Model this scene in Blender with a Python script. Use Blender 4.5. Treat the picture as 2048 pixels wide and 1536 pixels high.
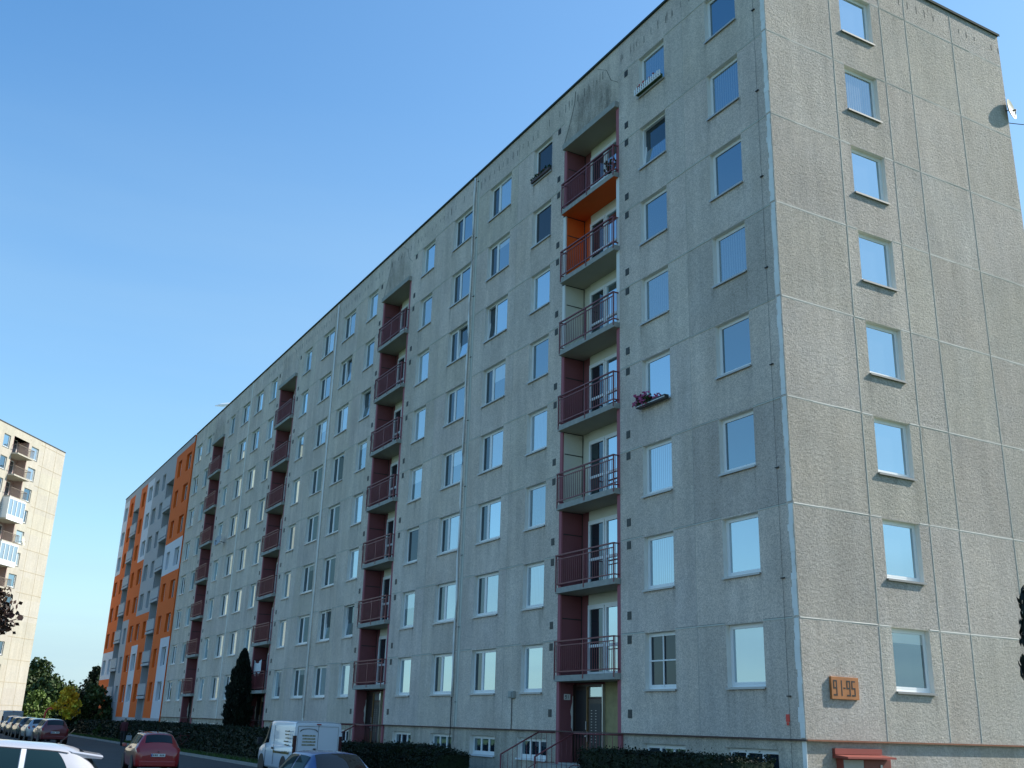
import bpy, bmesh, math, random
from math import radians as R, sin, cos, pi
from mathutils import Matrix, Vector, noise
S = bpy.context.scene
for o in list(bpy.data.objects): bpy.data.objects.remove(o)
COL = S.collection
rnd = random.Random(7)

# ---------------------------------------------------------------- camera, sky, sun, exposure
cd = bpy.data.cameras.new('camera'); cam = bpy.data.objects.new('camera', cd); COL.objects.link(cam)
CAM = Vector((18.731, -18.412, 0.086)); YAW, PITCH, ROLL = R(61.132), R(108.311), R(1.766)
cam.matrix_world = Matrix.Translation(CAM) @ Matrix.Rotation(YAW, 4, 'Z') @ Matrix.Rotation(PITCH, 4, 'X') @ Matrix.Rotation(ROLL, 4, 'Z')
cd.sensor_width = 36; cd.lens = 36 * 2068 / 2048; cd.clip_start = 0.1; cd.clip_end = 8000
cd.dof.use_dof = False
S.camera = cam
S.render.resolution_x, S.render.resolution_y = 1024, 768
SUN_EL, SUN_AZ = R(38), R(15)          # azimuth from +Y towards +X
W = bpy.data.worlds.new('World'); S.world = W; W.use_nodes = True
wn = W.node_tree.nodes; wl = W.node_tree.links
sky = wn.new('ShaderNodeTexSky'); sky.sky_type = 'NISHITA'; sky.sun_disc = False
sky.sun_elevation = SUN_EL; sky.sun_rotation = SUN_AZ
sky.air_density = 1.15; sky.dust_density = 0.6; sky.ozone_density = 1.6; sky.altitude = 200
bg = wn['Background']; bg.inputs['Strength'].default_value = 0.13
hs = wn.new('ShaderNodeHueSaturation'); hs.inputs['Saturation'].default_value = 1.28
wl.new(sky.outputs[0], hs.inputs['Color']); 
# pale summer haze low in the sky, with faint thin cloud
wt = wn.new('ShaderNodeTexCoord'); wsep = wn.new('ShaderNodeSeparateXYZ'); wl.new(wt.outputs['Generated'], wsep.inputs[0])
wr1 = wn.new('ShaderNodeValToRGB'); e = wr1.color_ramp.elements; wr1.color_ramp.interpolation = 'B_SPLINE'
e[0].position = 0; e[0].color = (.95,)*3+(1,); e[1].position = .66; e[1].color = (0, 0, 0, 1)
for p_, v_ in ((.09, .84), (.16, .34), (.30, .36), (.43, .24), (.53, .05)): q_ = e.new(p_); q_.color = (v_, v_, v_, 1)
wl.new(wsep.outputs[2], wr1.inputs[0])
wdt = wn.new('ShaderNodeVectorMath'); wdt.operation = 'DOT_PRODUCT'; wl.new(wt.outputs['Generated'], wdt.inputs[0])
wdt.inputs[1].default_value = (sin(SUN_AZ)*cos(SUN_EL), cos(SUN_AZ)*cos(SUN_EL), sin(SUN_EL))
wgl = wn.new('ShaderNodeMapRange'); wgl.inputs['From Min'].default_value = 0.10; wgl.inputs['From Max'].default_value = 0.95; wgl.inputs['To Max'].default_value = 0.30
wl.new(wdt.outputs['Value'], wgl.inputs['Value'])
wmp = wn.new('ShaderNodeMapping'); wmp.inputs['Scale'].default_value = (1.2, 1.2, 9); wl.new(wt.outputs['Generated'], wmp.inputs[0])
wns = wn.new('ShaderNodeTexNoise'); wns.inputs['Scale'].default_value = 2.2; wns.inputs['Detail'].default_value = 5; wl.new(wmp.outputs[0], wns.inputs['Vector'])
wr2 = wn.new('ShaderNodeMapRange'); wr2.inputs['From Min'].default_value = 0.35; wr2.inputs['From Max'].default_value = 0.7; wr2.inputs['To Min'].default_value = 0.75; wr2.inputs['To Max'].default_value = 1.0; wl.new(wns.outputs['Fac'], wr2.inputs['Value'])
wmu = wn.new('ShaderNodeMath'); wmu.operation = 'MULTIPLY'; wl.new(wr1.outputs[0], wmu.inputs[0]); wl.new(wr2.outputs[0], wmu.inputs[1])
wmx = wn.new('ShaderNodeMix'); wmx.data_type = 'RGBA'; wmx.inputs[7].default_value = (2.55, 3.2, 3.7, 1)
wad = wn.new('ShaderNodeMath'); wad.operation = 'ADD'; wad.use_clamp = True; wl.new(wmu.outputs[0], wad.inputs[0]); wl.new(wgl.outputs[0], wad.inputs[1])
wl.new(wad.outputs[0], wmx.inputs[0])
wtn = wn.new('ShaderNodeMix'); wtn.data_type = 'RGBA'; wtn.blend_type = 'MULTIPLY'; wtn.inputs[0].default_value = 1; wtn.inputs[7].default_value = (0.87, 1.0, 1.04, 1); wl.new(hs.outputs[0], wmx.inputs[6]); wl.new(wmx.outputs[2], wtn.inputs[6]); wl.new(wtn.outputs[2], bg.inputs[0])
sd = bpy.data.lights.new('sun', 'SUN'); so = bpy.data.objects.new('sun', sd); COL.objects.link(so)
sd.energy = 3.6; sd.angle = R(0.53); sd.color = (1, 0.945, 0.85)
sv = Vector((sin(SUN_AZ) * cos(SUN_EL), cos(SUN_AZ) * cos(SUN_EL), sin(SUN_EL)))
so.rotation_euler = sv.to_track_quat('Z', 'Y').to_euler(); so.location = (30, 40, 60)
S.view_settings.view_transform = 'Standard'; S.view_settings.look = 'None'
S.view_settings.exposure = 0.84; S.view_settings.gamma = 1
S.render.engine = 'CYCLES'

GZ = -1.85

# ---------------------------------------------------------------- helpers
def tag(o, label=None, cat=None, group=None, kind=None):
    if label: o['label'] = label
    if cat: o['category'] = cat
    if group: o['group'] = group
    if kind: o['kind'] = kind
    return o
def empty(name, loc=(0, 0, 0), rz=0, parent=None):
    o = bpy.data.objects.new(name, None); COL.objects.link(o); o.location = loc; o.rotation_euler = (0, 0, rz)
    o.empty_display_size = 0.3
    if parent: o.parent = parent
    return o
def copy_tree(o, parent=None):
    c = o.copy(); COL.objects.link(c); c.parent = parent
    for ch in list(o.children): copy_tree(ch, c)
    return c

class MB:
    def __init__(s): s.v = []; s.f = []; s.m = []; s.c = []; s.sm = []
    def add(s, o, off):
        k = len(s.v); s.v += o.v; s.f += [tuple(i+k for i in f) for f in o.f]; s.m += [m+off for m in o.m]; s.c += o.c; s.sm += o.sm
    def quad(s, a, b, c, d, m=0, col=(1, 1, 1)):
        i = len(s.v); s.v += [tuple(a), tuple(b), tuple(c), tuple(d)]; s.f.append((i, i+1, i+2, i+3)); s.m.append(m); s.c.append(col); s.sm.append(False)
    def tri(s, a, b, c, m=0, col=(1, 1, 1)):
        i = len(s.v); s.v += [tuple(a), tuple(b), tuple(c)]; s.f.append((i, i+1, i+2)); s.m.append(m); s.c.append(col); s.sm.append(False)
    def box(s, x0, x1, y0, y1, z0, z1, m=0, col=(1, 1, 1), M=None):
        p = [(x, y, z) for z in (z0, z1) for y in (y0, y1) for x in (x0, x1)]
        if M is not None: p = [tuple(M @ Vector(q)) for q in p]
        i = len(s.v); s.v += p
        for f in ((0, 2, 3, 1), (4, 5, 7, 6), (0, 1, 5, 4), (2, 6, 7, 3), (0, 4, 6, 2), (1, 3, 7, 5)):
            s.f.append(tuple(i + k for k in f)); s.m.append(m); s.c.append(col); s.sm.append(False)
    def tube(s, pts, r, n=8, m=0, smooth=True, caps=True, col=(1, 1, 1)):
        pts = [Vector(p) for p in pts]; rs = r if isinstance(r, (list, tuple)) else [r] * len(pts)
        base = len(s.v)
        for k, p in enumerate(pts):
            t = (pts[min(k+1, len(pts)-1)] - pts[max(k-1, 0)]).normalized()
            u = t.cross(Vector((0, 0, 1)))
            if u.length < 1e-3: u = Vector((1, 0, 0))
            u.normalize(); w = t.cross(u)
            for j in range(n):
                a = 2*pi*j/n; s.v.append(tuple(p + (u*cos(a) + w*sin(a)) * rs[k]))
        for k in range(len(pts)-1):
            for j in range(n):
                a = base+k*n+j; b = base+k*n+(j+1) % n
                s.f.append((a, b, b+n, a+n)); s.m.append(m); s.c.append(col); s.sm.append(smooth)
        if caps:
            for k0 in (0, len(pts)-1):
                s.f.append(tuple(base+k0*n+j for j in range(n))); s.m.append(m); s.c.append(col); s.sm.append(False)
    def mesh(s, name, mats, fix=True):
        me = bpy.data.meshes.new(name); me.from_pydata(s.v, [], s.f)
        for m in mats: me.materials.append(m)
        me.polygons.foreach_set('material_index', s.m); me.polygons.foreach_set('use_smooth', s.sm)
        at = me.color_attributes.new('tone', 'FLOAT_COLOR', 'CORNER')
        buf = []
        for f, c in zip(s.f, s.c):
            if isinstance(c[0], tuple):
                for q in c: buf += [q[0], q[1], q[2], 1.0]
            else: buf += [c[0], c[1], c[2], 1.0] * len(f)
        at.data.foreach_set('color', buf)
        me.update()
        if fix:
            bm = bmesh.new(); bm.from_mesh(me); bmesh.ops.recalc_face_normals(bm, faces=bm.faces); bm.to_mesh(me); bm.free()
        return me
    def build(s, name, mats, parent=None, loc=None, fix=True, bevel=0):
        if not isinstance(mats, (list, tuple)): mats = [mats]
        o = bpy.data.objects.new(name, s.mesh(name, mats, fix)); COL.objects.link(o)
        if parent: o.parent = parent
        if loc is not None: o.location = loc
        if bevel:
            b = o.modifiers.new('bevel', 'BEVEL'); b.width = bevel; b.segments = 2; b.limit_method = 'ANGLE'
        return o

# ---------------------------------------------------------------- materials
def newmat(name):
    m = bpy.data.materials.new(name); m.use_nodes = True
    return m, m.node_tree.nodes, m.node_tree.links, m.node_tree.nodes['Principled BSDF']
def simple(name, col, rough=0.6, metal=0, var=0.12, scale=6, bump=0.0, bscale=40, spec=0.5, coat=0):
    m, n, l, p = newmat(name)
    tc = n.new('ShaderNodeTexCoord'); ns = n.new('ShaderNodeTexNoise'); ns.inputs['Scale'].default_value = scale; ns.inputs['Detail'].default_value = 6
    l.new(tc.outputs['Object'], ns.inputs['Vector'])
    mx = n.new('ShaderNodeMix'); mx.data_type = 'RGBA'
    mx.inputs[6].default_value = (*[c*(1-var) for c in col], 1); mx.inputs[7].default_value = (*[min(1, c*(1+var)) for c in col], 1)
    l.new(ns.outputs['Fac'], mx.inputs[0]); l.new(mx.outputs[2], p.inputs['Base Color'])
    p.inputs['Roughness'].default_value = rough; p.inputs['Metallic'].default_value = metal
    p.inputs['Specular IOR Level'].default_value = spec; p.inputs['Coat Weight'].default_value = coat; p.inputs['Coat Roughness'].default_value = 0.04
    if bump:
        n2 = n.new('ShaderNodeTexNoise'); n2.inputs['Scale'].default_value = bscale; l.new(tc.outputs['Object'], n2.inputs['Vector'])
        b = n.new('ShaderNodeBump'); b.inputs['Strength'].default_value = 1; b.inputs['Distance'].default_value = bump
        l.new(n2.outputs['Fac'], b.inputs['Height']); l.new(b.outputs[0], p.inputs['Normal'])
    return m
def ramp(n, l, src, a, b, ca=0.0, cb=1.0):
    r = n.new('ShaderNodeMapRange'); r.inputs['From Min'].default_value = a; r.inputs['From Max'].default_value = b
    r.inputs['To Min'].default_value = ca; r.inputs['To Max'].default_value = cb; l.new(src, r.inputs['Value']); return r.outputs[0]
def mul(n, l, a, b):
    x = n.new('ShaderNodeMath'); x.operation = 'MULTIPLY'
    for i, q in enumerate((a, b)):
        if isinstance(q, (int, float)): x.inputs[i].default_value = q
        else: l.new(q, x.inputs[i])
    return x.outputs[0]
def wallmat(name, base, speck, speckscale, bump, bscale, stain=0.25, dirt=0.15, warm=(1.0, 1.0, 1.0), streak_z=None, coarse=0.0):
    """exposed-aggregate concrete panels; the 'tone' attribute is each cast panel's own shade"""
    m, n, l, p = newmat(name)
    tc = n.new('ShaderNodeTexCoord'); at = n.new('ShaderNodeAttribute'); at.attribute_name = 'tone'
    def nz(scale, detail=4, rough=0.6, mp=None):
        t = n.new('ShaderNodeTexNoise'); t.inputs['Scale'].default_value = scale; t.inputs['Detail'].default_value = detail; t.inputs['Roughness'].default_value = rough
        if mp:
            g = n.new('ShaderNodeMapping'); g.inputs['Scale'].default_value = mp; l.new(tc.outputs['Object'], g.inputs[0]); l.new(g.outputs[0], t.inputs['Vector'])
        else: l.new(tc.outputs['Object'], t.inputs['Vector'])
        return t.outputs['Fac']
    vo = n.new('ShaderNodeTexVoronoi'); vo.inputs['Scale'].default_value = speckscale; l.new(tc.outputs['Object'], vo.inputs['Vector'])
    vsep = n.new('ShaderNodeSeparateColor'); l.new(vo.outputs['Color'], vsep.inputs[0])
    sp = ramp(n, l, vsep.outputs[0], 0, 1, 1 - speck, 1 + speck)
    pit = ramp(n, l, nz(speckscale*0.6, 3, 0.8), 0.36, 0.44, 1 - speck*1.0, 1.0)
    st = ramp(n, l, nz(1.0, 5, 0.65, (1.6, 1.6, 0.16)), 0.35, 0.7, 1 - stain, 1 + stain*0.35)
    big = ramp(n, l, nz(0.35, 3, 0.5), 0.3, 0.7, 1 - dirt, 1 + dirt)
    bl = ramp(n, l, nz(2.2, 6, 0.7), 0.3, 0.75, 1 - dirt*0.8, 1 + dirt*0.6)
    k = mul(n, l, mul(n, l, sp, pit), mul(n, l, mul(n, l, st, big), bl))
    if streak_z:
        se = n.new('ShaderNodeSeparateXYZ'); l.new(tc.outputs['Object'], se.inputs[0])
        sn = nz(1.0, 2, 0.5, (6, 6, 0.25))
        z0, z1 = streak_z
        up = ramp(n, l, se.outputs[2], z0, z0 + 0.25)
        dn = ramp(n, l, se.outputs[2], z1, z1 - 0.12)
        mk = mul(n, l, mul(n, l, up, dn), ramp(n, l, sn, 0.60, 0.66))
        inv = ramp(n, l, mk, 0, 1, 1, 0.55); k = mul(n, l, k, inv)
    vm = n.new('ShaderNodeVectorMath'); vm.operation = 'SCALE'; vm.inputs[0].default_value = base; l.new(k, vm.inputs['Scale'])
    v2 = n.new('ShaderNodeVectorMath'); v2.operation = 'MULTIPLY'; l.new(vm.outputs[0], v2.inputs[0]); l.new(at.outputs['Color'], v2.inputs[1])
    hue = n.new('ShaderNodeMix'); hue.data_type = 'RGBA'; hue.blend_type = 'MULTIPLY'; hue.inputs[0].default_value = 1
    l.new(v2.outputs[0], hue.inputs[6])
    tint = n.new('ShaderNodeMix'); tint.data_type = 'RGBA'; tint.inputs[6].default_value = (1.03, 1.0, 0.93, 1); tint.inputs[7].default_value = (0.97, 1.0, 1.02, 1)
    l.new(nz(0.8, 3), tint.inputs[0]); l.new(tint.outputs[2], hue.inputs[7]); l.new(hue.outputs[2], p.inputs['Base Color'])
    p.inputs['Roughness'].default_value = 0.93; p.inputs['Specular IOR Level'].default_value = 0.2
    b = n.new('ShaderNodeBump'); b.inputs['Strength'].default_value = 1; b.inputs['Distance'].default_value = bump
    if coarse:
        a1 = mul(n, l, nz(bscale, 8, 0.78), 1.0); a2 = mul(n, l, nz(bscale*0.45, 3, 0.6, (1, 0.8, 1.25)), coarse)
        ad = n.new('ShaderNodeMath'); ad.operation = 'ADD'; l.new(a1, ad.inputs[0]); l.new(a2, ad.inputs[1]); h = ad.outputs[0]
    else: h = nz(bscale, 4, 0.65)
    l.new(h, b.inputs['Height']); l.new(b.outputs[0], p.inputs['Normal'])
    return m
M = {}
M['front'] = wallmat('front_concrete', (0.67, 0.58, 0.51), 0.21, 38, 0.012, 55, 0.16, 0.10, streak_z=(22.75, 23.3))
M['gable'] = wallmat('gable_pebble', (0.55, 0.51, 0.46), 0.13, 26, 0.070, 21, 0.15, 0.08, coarse=0.8, streak_z=(22.9, 23.45))
M['plinth'] = wallmat('plinth_concrete', (0.56, 0.50, 0.42), 0.2, 40, 0.01, 50, 0.35, 0.15)
M['smooth'] = simple('reveal_plaster', (0.76, 0.73, 0.66), 0.9, var=0.12, scale=3, bump=0.002)
M['mortar'] = simple('mortar_seam', (0.80, 0.80, 0.76), 0.9, var=0.25, scale=1.5, bump=0.004, bscale=20)
M['seampale'] = simple('seam_pale', (0.56, 0.56, 0.49), 0.9, var=0.2, scale=2)
M['seamgable'] = simple('seam_gable', (0.66, 0.62, 0.55), 0.85, var=0.22, scale=2)
M['groovesoft'] = simple('joint_soft_gap', (0.47, 0.44, 0.39), 0.95, var=0.3, scale=1.2)
M['groove'] = simple('joint_shadow_gap', (0.15, 0.145, 0.125), 0.95, var=0.2, scale=2)
M['pvc'] = simple('white_window_frame', (0.80, 0.81, 0.80), 0.35, var=0.03)
M['sillg'] = simple('sill_metal_grey', (0.30, 0.29, 0.27), 0.6, var=0.1)
M['darkpane'] = simple('dark_brown_pane', (0.012, 0.012, 0.014), 0.45)
M['sill'] = simple('sill_metal', (0.45, 0.45, 0.44), 0.4, var=0.1, metal=0.2)
M['browndoor'] = simple('brown_red_door', (.17, .045, .03), .6, var=.15)
M['browntrim'] = simple('rusty_flashing', (0.25, 0.10, 0.05), 0.7, var=0.4, scale=3)
M['darktrim'] = simple('dark_flashing', (0.025, 0.04, 0.035), 0.95, var=0.3, scale=3)
M['red'] = simple('maroon_render', (0.235, 0.078, 0.085), 0.85, var=0.12, scale=2, bump=0.003)
M['redlight'] = simple('pink_painted_edge', (0.36, 0.12, 0.14), 0.85, var=0.1, scale=2)
M['orange'] = simple('orange_render', (0.75, 0.12, 0.012), 0.85, var=0.08, scale=2)
M['cream'] = simple('cream_render', (0.68, 0.66, 0.55), 0.85, var=0.08, scale=2)
M['whiter'] = simple('white_render', (0.75, 0.75, 0.72), 0.85, var=0.06, scale=2)
M['railred'] = simple('red_railing_paint', (0.20, 0.045, 0.05), 0.45, var=0.2, scale=5)
M['slab'] = simple('slab_concrete', (0.34, 0.34, 0.31), 0.9, var=0.35, scale=5, bump=0.004)
M['soffit'] = simple('soffit_plaster', (0.42, 0.38, 0.29), 0.9, var=0.1, scale=2)
M['black'] = simple('black_rubber', (0.015, 0.015, 0.016), 0.6, var=0.1)
M['vent'] = simple('vent_grille', (0.07, 0.08, 0.075), 0.6, var=0.3)
M['steel'] = simple('galvanised_steel', (0.5, 0.5, 0.5), 0.35, metal=0.8)
M['darkmetal'] = simple('dark_metal', (0.03, 0.03, 0.03), 0.5)
M['doorbrown'] = simple('dark_brown_door', (0.035, 0.022, 0.018), 0.35, var=0.2)
M['brownpost'] = simple('amber_wood', (0.22, 0.12, 0.04), 0.5, var=0.3, scale=4)
M['yellowfoam'] = simple('yellowed_panel', (0.33, 0.27, 0.13), 0.8, var=0.35, scale=5)
M['lampglass'] = simple('lamp_globe', (0.55, 0.55, 0.5), 0.15)
M['pipewhite'] = simple('white_pipe', (0.85, 0.85, 0.82), 0.5, var=0.1)
M['rust'] = simple('rusty_orange_plate', (0.42, 0.16, 0.05), 0.7, var=0.35, scale=4)
M['ink'] = simple('black_paint', (0.03, 0.022, 0.018), 0.6, var=0.3)
M['redpaint'] = simple('brick_red_paint', (0.29, 0.065, 0.045), 0.55, var=0.12, scale=3)
M['greydoor'] = simple('grey_sheet', (0.36, 0.37, 0.34), 0.7, var=0.12)
M['brightred'] = simple('bright_red_paint', (0.75, 0.06, 0.04), 0.4, var=0.05)
M['plate'] = simple('plate_white', (0.75, 0.75, 0.72), 0.4, var=0.03)
M['plateblue'] = simple('plate_blue', (0.02, 0.05, 0.3), 0.4)
M['cloth'] = simple('white_laundry', (0.75, 0.75, 0.75), 0.9)
M['pinkflower'] = simple('pink_petals', (0.55, 0.13, 0.30), 0.7, var=0.4, scale=30)
M['redflower'] = simple('red_petals', (0.6, 0.02, 0.05), 0.7, var=0.3, scale=30)
M['greenleaf'] = simple('planter_leaves', (0.03, 0.07, 0.02), 0.7, var=0.4, scale=30)
M['dishcream'] = simple('cream_dish', (0.62, 0.60, 0.46), 0.5)
M['rubbergrey'] = simple('grey_panel', (0.40, 0.42, 0.44), 0.8, var=0.08)

def glassmat(name, inner, refl=0.5, fold=0.0, mx_=0.85, split=None):
    m, n, l, p = newmat(name)
    n.remove(p); out = n['Material Output']
    gl = n.new('ShaderNodeBsdfGlossy'); gl.inputs['Roughness'].default_value = 0.015; gl.inputs['Color'].default_value = (0.68, 0.87, 0.96, 1)
    df = n.new('ShaderNodeBsdfDiffuse'); tc = n.new('ShaderNodeTexCoord')
    if fold:
        w = n.new('ShaderNodeTexWave'); w.inputs['Scale'].default_value = 3.2; w.inputs['Distortion'].default_value = 2.5; w.inputs['Detail'].default_value = 2
        mp = n.new('ShaderNodeMapping'); mp.inputs['Scale'].default_value = (1, 1, 0.12); l.new(tc.outputs['Object'], mp.inputs[0]); l.new(mp.outputs[0], w.inputs['Vector'])
        mx = n.new('ShaderNodeMix'); mx.data_type = 'RGBA'; mx.inputs[6].default_value = (*[c*(1-fold) for c in inner], 1); mx.inputs[7].default_value = (*inner, 1)
        l.new(w.outputs['Fac'], mx.inputs[0]); l.new(mx.outputs[2], df.inputs['Color'])
    elif split:
        se = n.new('ShaderNodeSeparateXYZ'); l.new(tc.outputs['Object'], se.inputs[0]); src = se.outputs[2]
        if split[0] == 'x': ab = n.new('ShaderNodeMath'); ab.operation = 'ABSOLUTE'; l.new(se.outputs[0], ab.inputs[0]); src = ab.outputs[0]
        gt = n.new('ShaderNodeMath'); gt.operation = 'GREATER_THAN'; l.new(src, gt.inputs[0]); gt.inputs[1].default_value = split[1]
        mx = n.new('ShaderNodeMix'); mx.data_type = 'RGBA'; mx.inputs[6].default_value = (.02, .025, .03, 1); mx.inputs[7].default_value = (*inner, 1); l.new(gt.outputs[0], mx.inputs[0]); l.new(mx.outputs[2], df.inputs['Color'])
    else: df.inputs['Color'].default_value = (*inner, 1)
    lw = n.new('ShaderNodeLayerWeight'); lw.inputs['Blend'].default_value = 0.5
    pw = n.new('ShaderNodeMath'); pw.operation = 'POWER'; l.new(lw.outputs['Facing'], pw.inputs[0]); pw.inputs[1].default_value = 2.4
    fac = ramp(n, l, pw.outputs[0], 0, 1, refl, mx_)
    mix = n.new('ShaderNodeMixShader'); l.new(fac, mix.inputs[0]); l.new(df.outputs[0], mix.inputs[1]); l.new(gl.outputs[0], mix.inputs[2])
    ns = n.new('ShaderNodeTexNoise'); ns.inputs['Scale'].default_value = 1.3; ns.inputs['Detail'].default_value = 1
    l.new(tc.outputs['Object'], ns.inputs['Vector'])
    b = n.new('ShaderNodeBump'); b.inputs['Strength'].default_value = 1; b.inputs['Distance'].default_value = 0.0012
    l.new(ns.outputs['Fac'], b.inputs['Height']); l.new(b.outputs[0], gl.inputs['Normal'])
    l.new(mix.outputs[0], out.inputs[0]); return m
M['gl_dark'] = glassmat('glass_dark_room', (0.02, 0.03, 0.045), 0.30, mx_=0.7)
M['gl_sash'] = glassmat('glass_narrow_sash', (0.02, 0.025, 0.03), 0.08, mx_=0.45)
M['gl_curt'] = glassmat('glass_curtain', (0.20, 0.22, 0.24), 0.30, 0.65, mx_=.75)
M['gl_sheer'] = glassmat('glass_sheer_curtain', (0.34, 0.37, 0.40), 0.38, 0.35, mx_=.8)
M['gl_half'] = glassmat('glass_half_blind', (.45, .46, .44), .30, mx_=.75, split=('z', .85))
M['gl_low'] = glassmat('glass_short_blind', (.40, .38, .33), .30, mx_=.75, split=('z', 1.2))
M['gl_side'] = glassmat('glass_side_curtain', (.36, .36, .36), .28, mx_=.75, split=('x', .38))
M['gl_blind'] = glassmat('glass_pale_blind', (0.40, 0.44, 0.45), 0.42)
M['gl_screen'] = glassmat('glass_insect_screen', (0.03, 0.03, 0.035), 0.06, mx_=0.25)
M['gl_refl'] = glassmat('glass_reflective', (0.08, 0.10, 0.12), 0.58)
M['gl_car'] = glassmat('car_glass', (0.008, 0.01, 0.012), 0.04, mx_=0.2)
M['gl_car_tint'] = glassmat('car_glass_sky', (0.012, 0.03, 0.035), 0.03, mx_=0.13)

def leafmat(name, a, b, sc=3.0):
    m, n, l, p = newmat(name)
    at = n.new('ShaderNodeAttribute'); at.attribute_name = 'tone'
    tc = n.new('ShaderNodeTexCoord'); ns = n.new('ShaderNodeTexNoise'); ns.inputs['Scale'].default_value = sc; ns.inputs['Detail'].default_value = 5
    l.new(tc.outputs['Object'], ns.inputs['Vector'])
    mx = n.new('ShaderNodeMix'); mx.data_type = 'RGBA'; mx.inputs[6].default_value = (*a, 1); mx.inputs[7].default_value = (*b, 1)
    l.new(ramp(n, l, ns.outputs['Fac'], 0.35, 0.65), mx.inputs[0])
    v = n.new('ShaderNodeMix'); v.data_type = 'RGBA'; v.blend_type = 'MULTIPLY'; v.inputs[0].default_value = 1
    l.new(mx.outputs[2], v.inputs[6]); l.new(at.outputs['Color'], v.inputs[7]); l.new(v.outputs[2], p.inputs['Base Color'])
    p.inputs['Roughness'].default_value = 0.6; p.inputs['Specular IOR Level'].default_value = 0.3
    return m
M['leaf_hedge'] = leafmat('hedge_leaves', (0.006, 0.014, 0.005), (0.014, 0.028, 0.008))
M['leaf_thuja'] = leafmat('thuja_leaves', (0.004, 0.010, 0.006), (0.010, 0.020, 0.009))
M['leaf_green'] = leafmat('tree_leaves', (0.022, 0.042, 0.010), (0.06, 0.09, 0.022), 0.6)
M['leaf_yellow'] = leafmat('autumn_leaves', (0.42, 0.44, 0.04), (0.85, 0.50, 0.03), 0.9)
M['leaf_conifer'] = leafmat('conifer_needles', (0.012, 0.028, 0.014), (0.03, 0.05, 0.02), 1)
M['leaf_plum'] = leafmat('purple_leaves', (0.03, 0.012, 0.012), (0.06, 0.035, 0.02), 3)
M['bark'] = simple('bark', (0.08, 0.06, 0.045), 0.95, var=0.4, scale=8)
M['grass'] = simple('grass_ground', (0.045, 0.085, 0.02), 0.95, var=0.5, scale=1.2, bump=0.02, bscale=12)
M['asphalt'] = simple('asphalt', (0.05, 0.05, 0.052), 0.9, var=0.3, scale=0.8, bump=0.004, bscale=60)
M['paving'] = simple('paving', (0.20, 0.19, 0.18), 0.9, var=0.2, scale=1.5, bump=0.004)
M['kerb'] = simple('kerb_stone', (0.28, 0.27, 0.25), 0.9, var=0.2, scale=3)
M['roof'] = simple('roof_felt', (0.06, 0.06, 0.06), 0.9)

# ---------------------------------------------------------------- windows (shared meshes, copied)
DEP = 0.19
def window_meshes(w, h, style, inner):
    """origin bottom centre of the opening on the wall face; outside is -Y"""
    fr = MB(); pa = MB(); si = MB(); x0, x1 = -w/2, w/2; y = DEP; t = 0.065; d = 0.05
    fr.box(x0, x0+t, y-d, y+d, 0, h); fr.box(x1-t, x1, y-d, y+d, 0, h)
    fr.box(x0+t, x1-t, y-d, y+d, 0, t*1.2); fr.box(x0+t, x1-t, y-d, y+d, h-t, h)
    def sash(a, b, tilt=0, dark=False, m=0):
        s = 0.045; Mx = Matrix.Identity(4)
        if tilt: Mx = Matrix.Translation((0, y-0.01, t*1.2)) @ Matrix.Rotation(R(-tilt), 4, 'X') @ Matrix.Translation((0, -(y-0.01), -t*1.2))
        z0, z1 = t*1.2, h-t; yy = y-0.035
        if tilt: Mx = Matrix.Translation((0, 0.0, 0)) @ Mx
        for q in ((a, a+s, z0, z1), (b-s, b, z0, z1), (a+s, b-s, z0, z0+s), (a+s, b-s, z1-s, z1)):
            fr.box(q[0], q[1], yy-0.02, yy+0.03, q[2], q[3], M=Mx)
        P = [Mx @ Vector(v) for v in ((a+s, yy+0.004, z0+s), (b-s, yy+0.004, z0+s), (b-s, yy+0.004, z1-s), (a+s, yy+0.004, z1-s))]
        pa.quad(*P, m=m)
    if style == 'single': sash(x0+t, x1-t)
    elif style == 'tilt':
        sash(x0+t, x1-t, 7); pa.quad((x0+t, y+0.045, .08), (x1-t, y+0.045, .08), (x1-t, y+0.045, h-t), (x0+t, y+0.045, h-t), m=1)
    elif style in ('double', 'dtiltR', 'dtiltL'):
        xm = x0 + w*0.36; fr.box(xm-0.035, xm+0.035, y-d, y+d, t*1.2, h-t)
        sash(x0+t, xm-0.035, 7 if style == 'dtiltL' else 0, m=1); sash(xm+0.035, x1-t, 7 if style == 'dtiltR' else 0)
        if style != 'double': pa.quad((x0+t, y+0.045, .08), (x1-t, y+0.045, .08), (x1-t, y+0.045, h-t), (x0+t, y+0.045, h-t), m=1)
    elif style == 'grid':
        sash(x0+t, x1-t); fr.box(-0.02, 0.02, y-0.075, y-0.045, t, h-t); fr.box(x0+t, x1-t, y-0.078, y-0.048, h/2-0.02, h/2+0.02)
    elif style == 'triple':
        for k in range(3):
            a = x0+t+(w-2*t)*k/3; sash(a, a+(w-2*t)/3)
    si.box(x0-0.02, x1+0.02, -0.06, y-0.05, -0.035, -0.006); si.box(x0-0.02, x1+0.02, -0.064, -0.05, -0.06, -0.006)
    return fr, pa, si
_wc = {}
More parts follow.
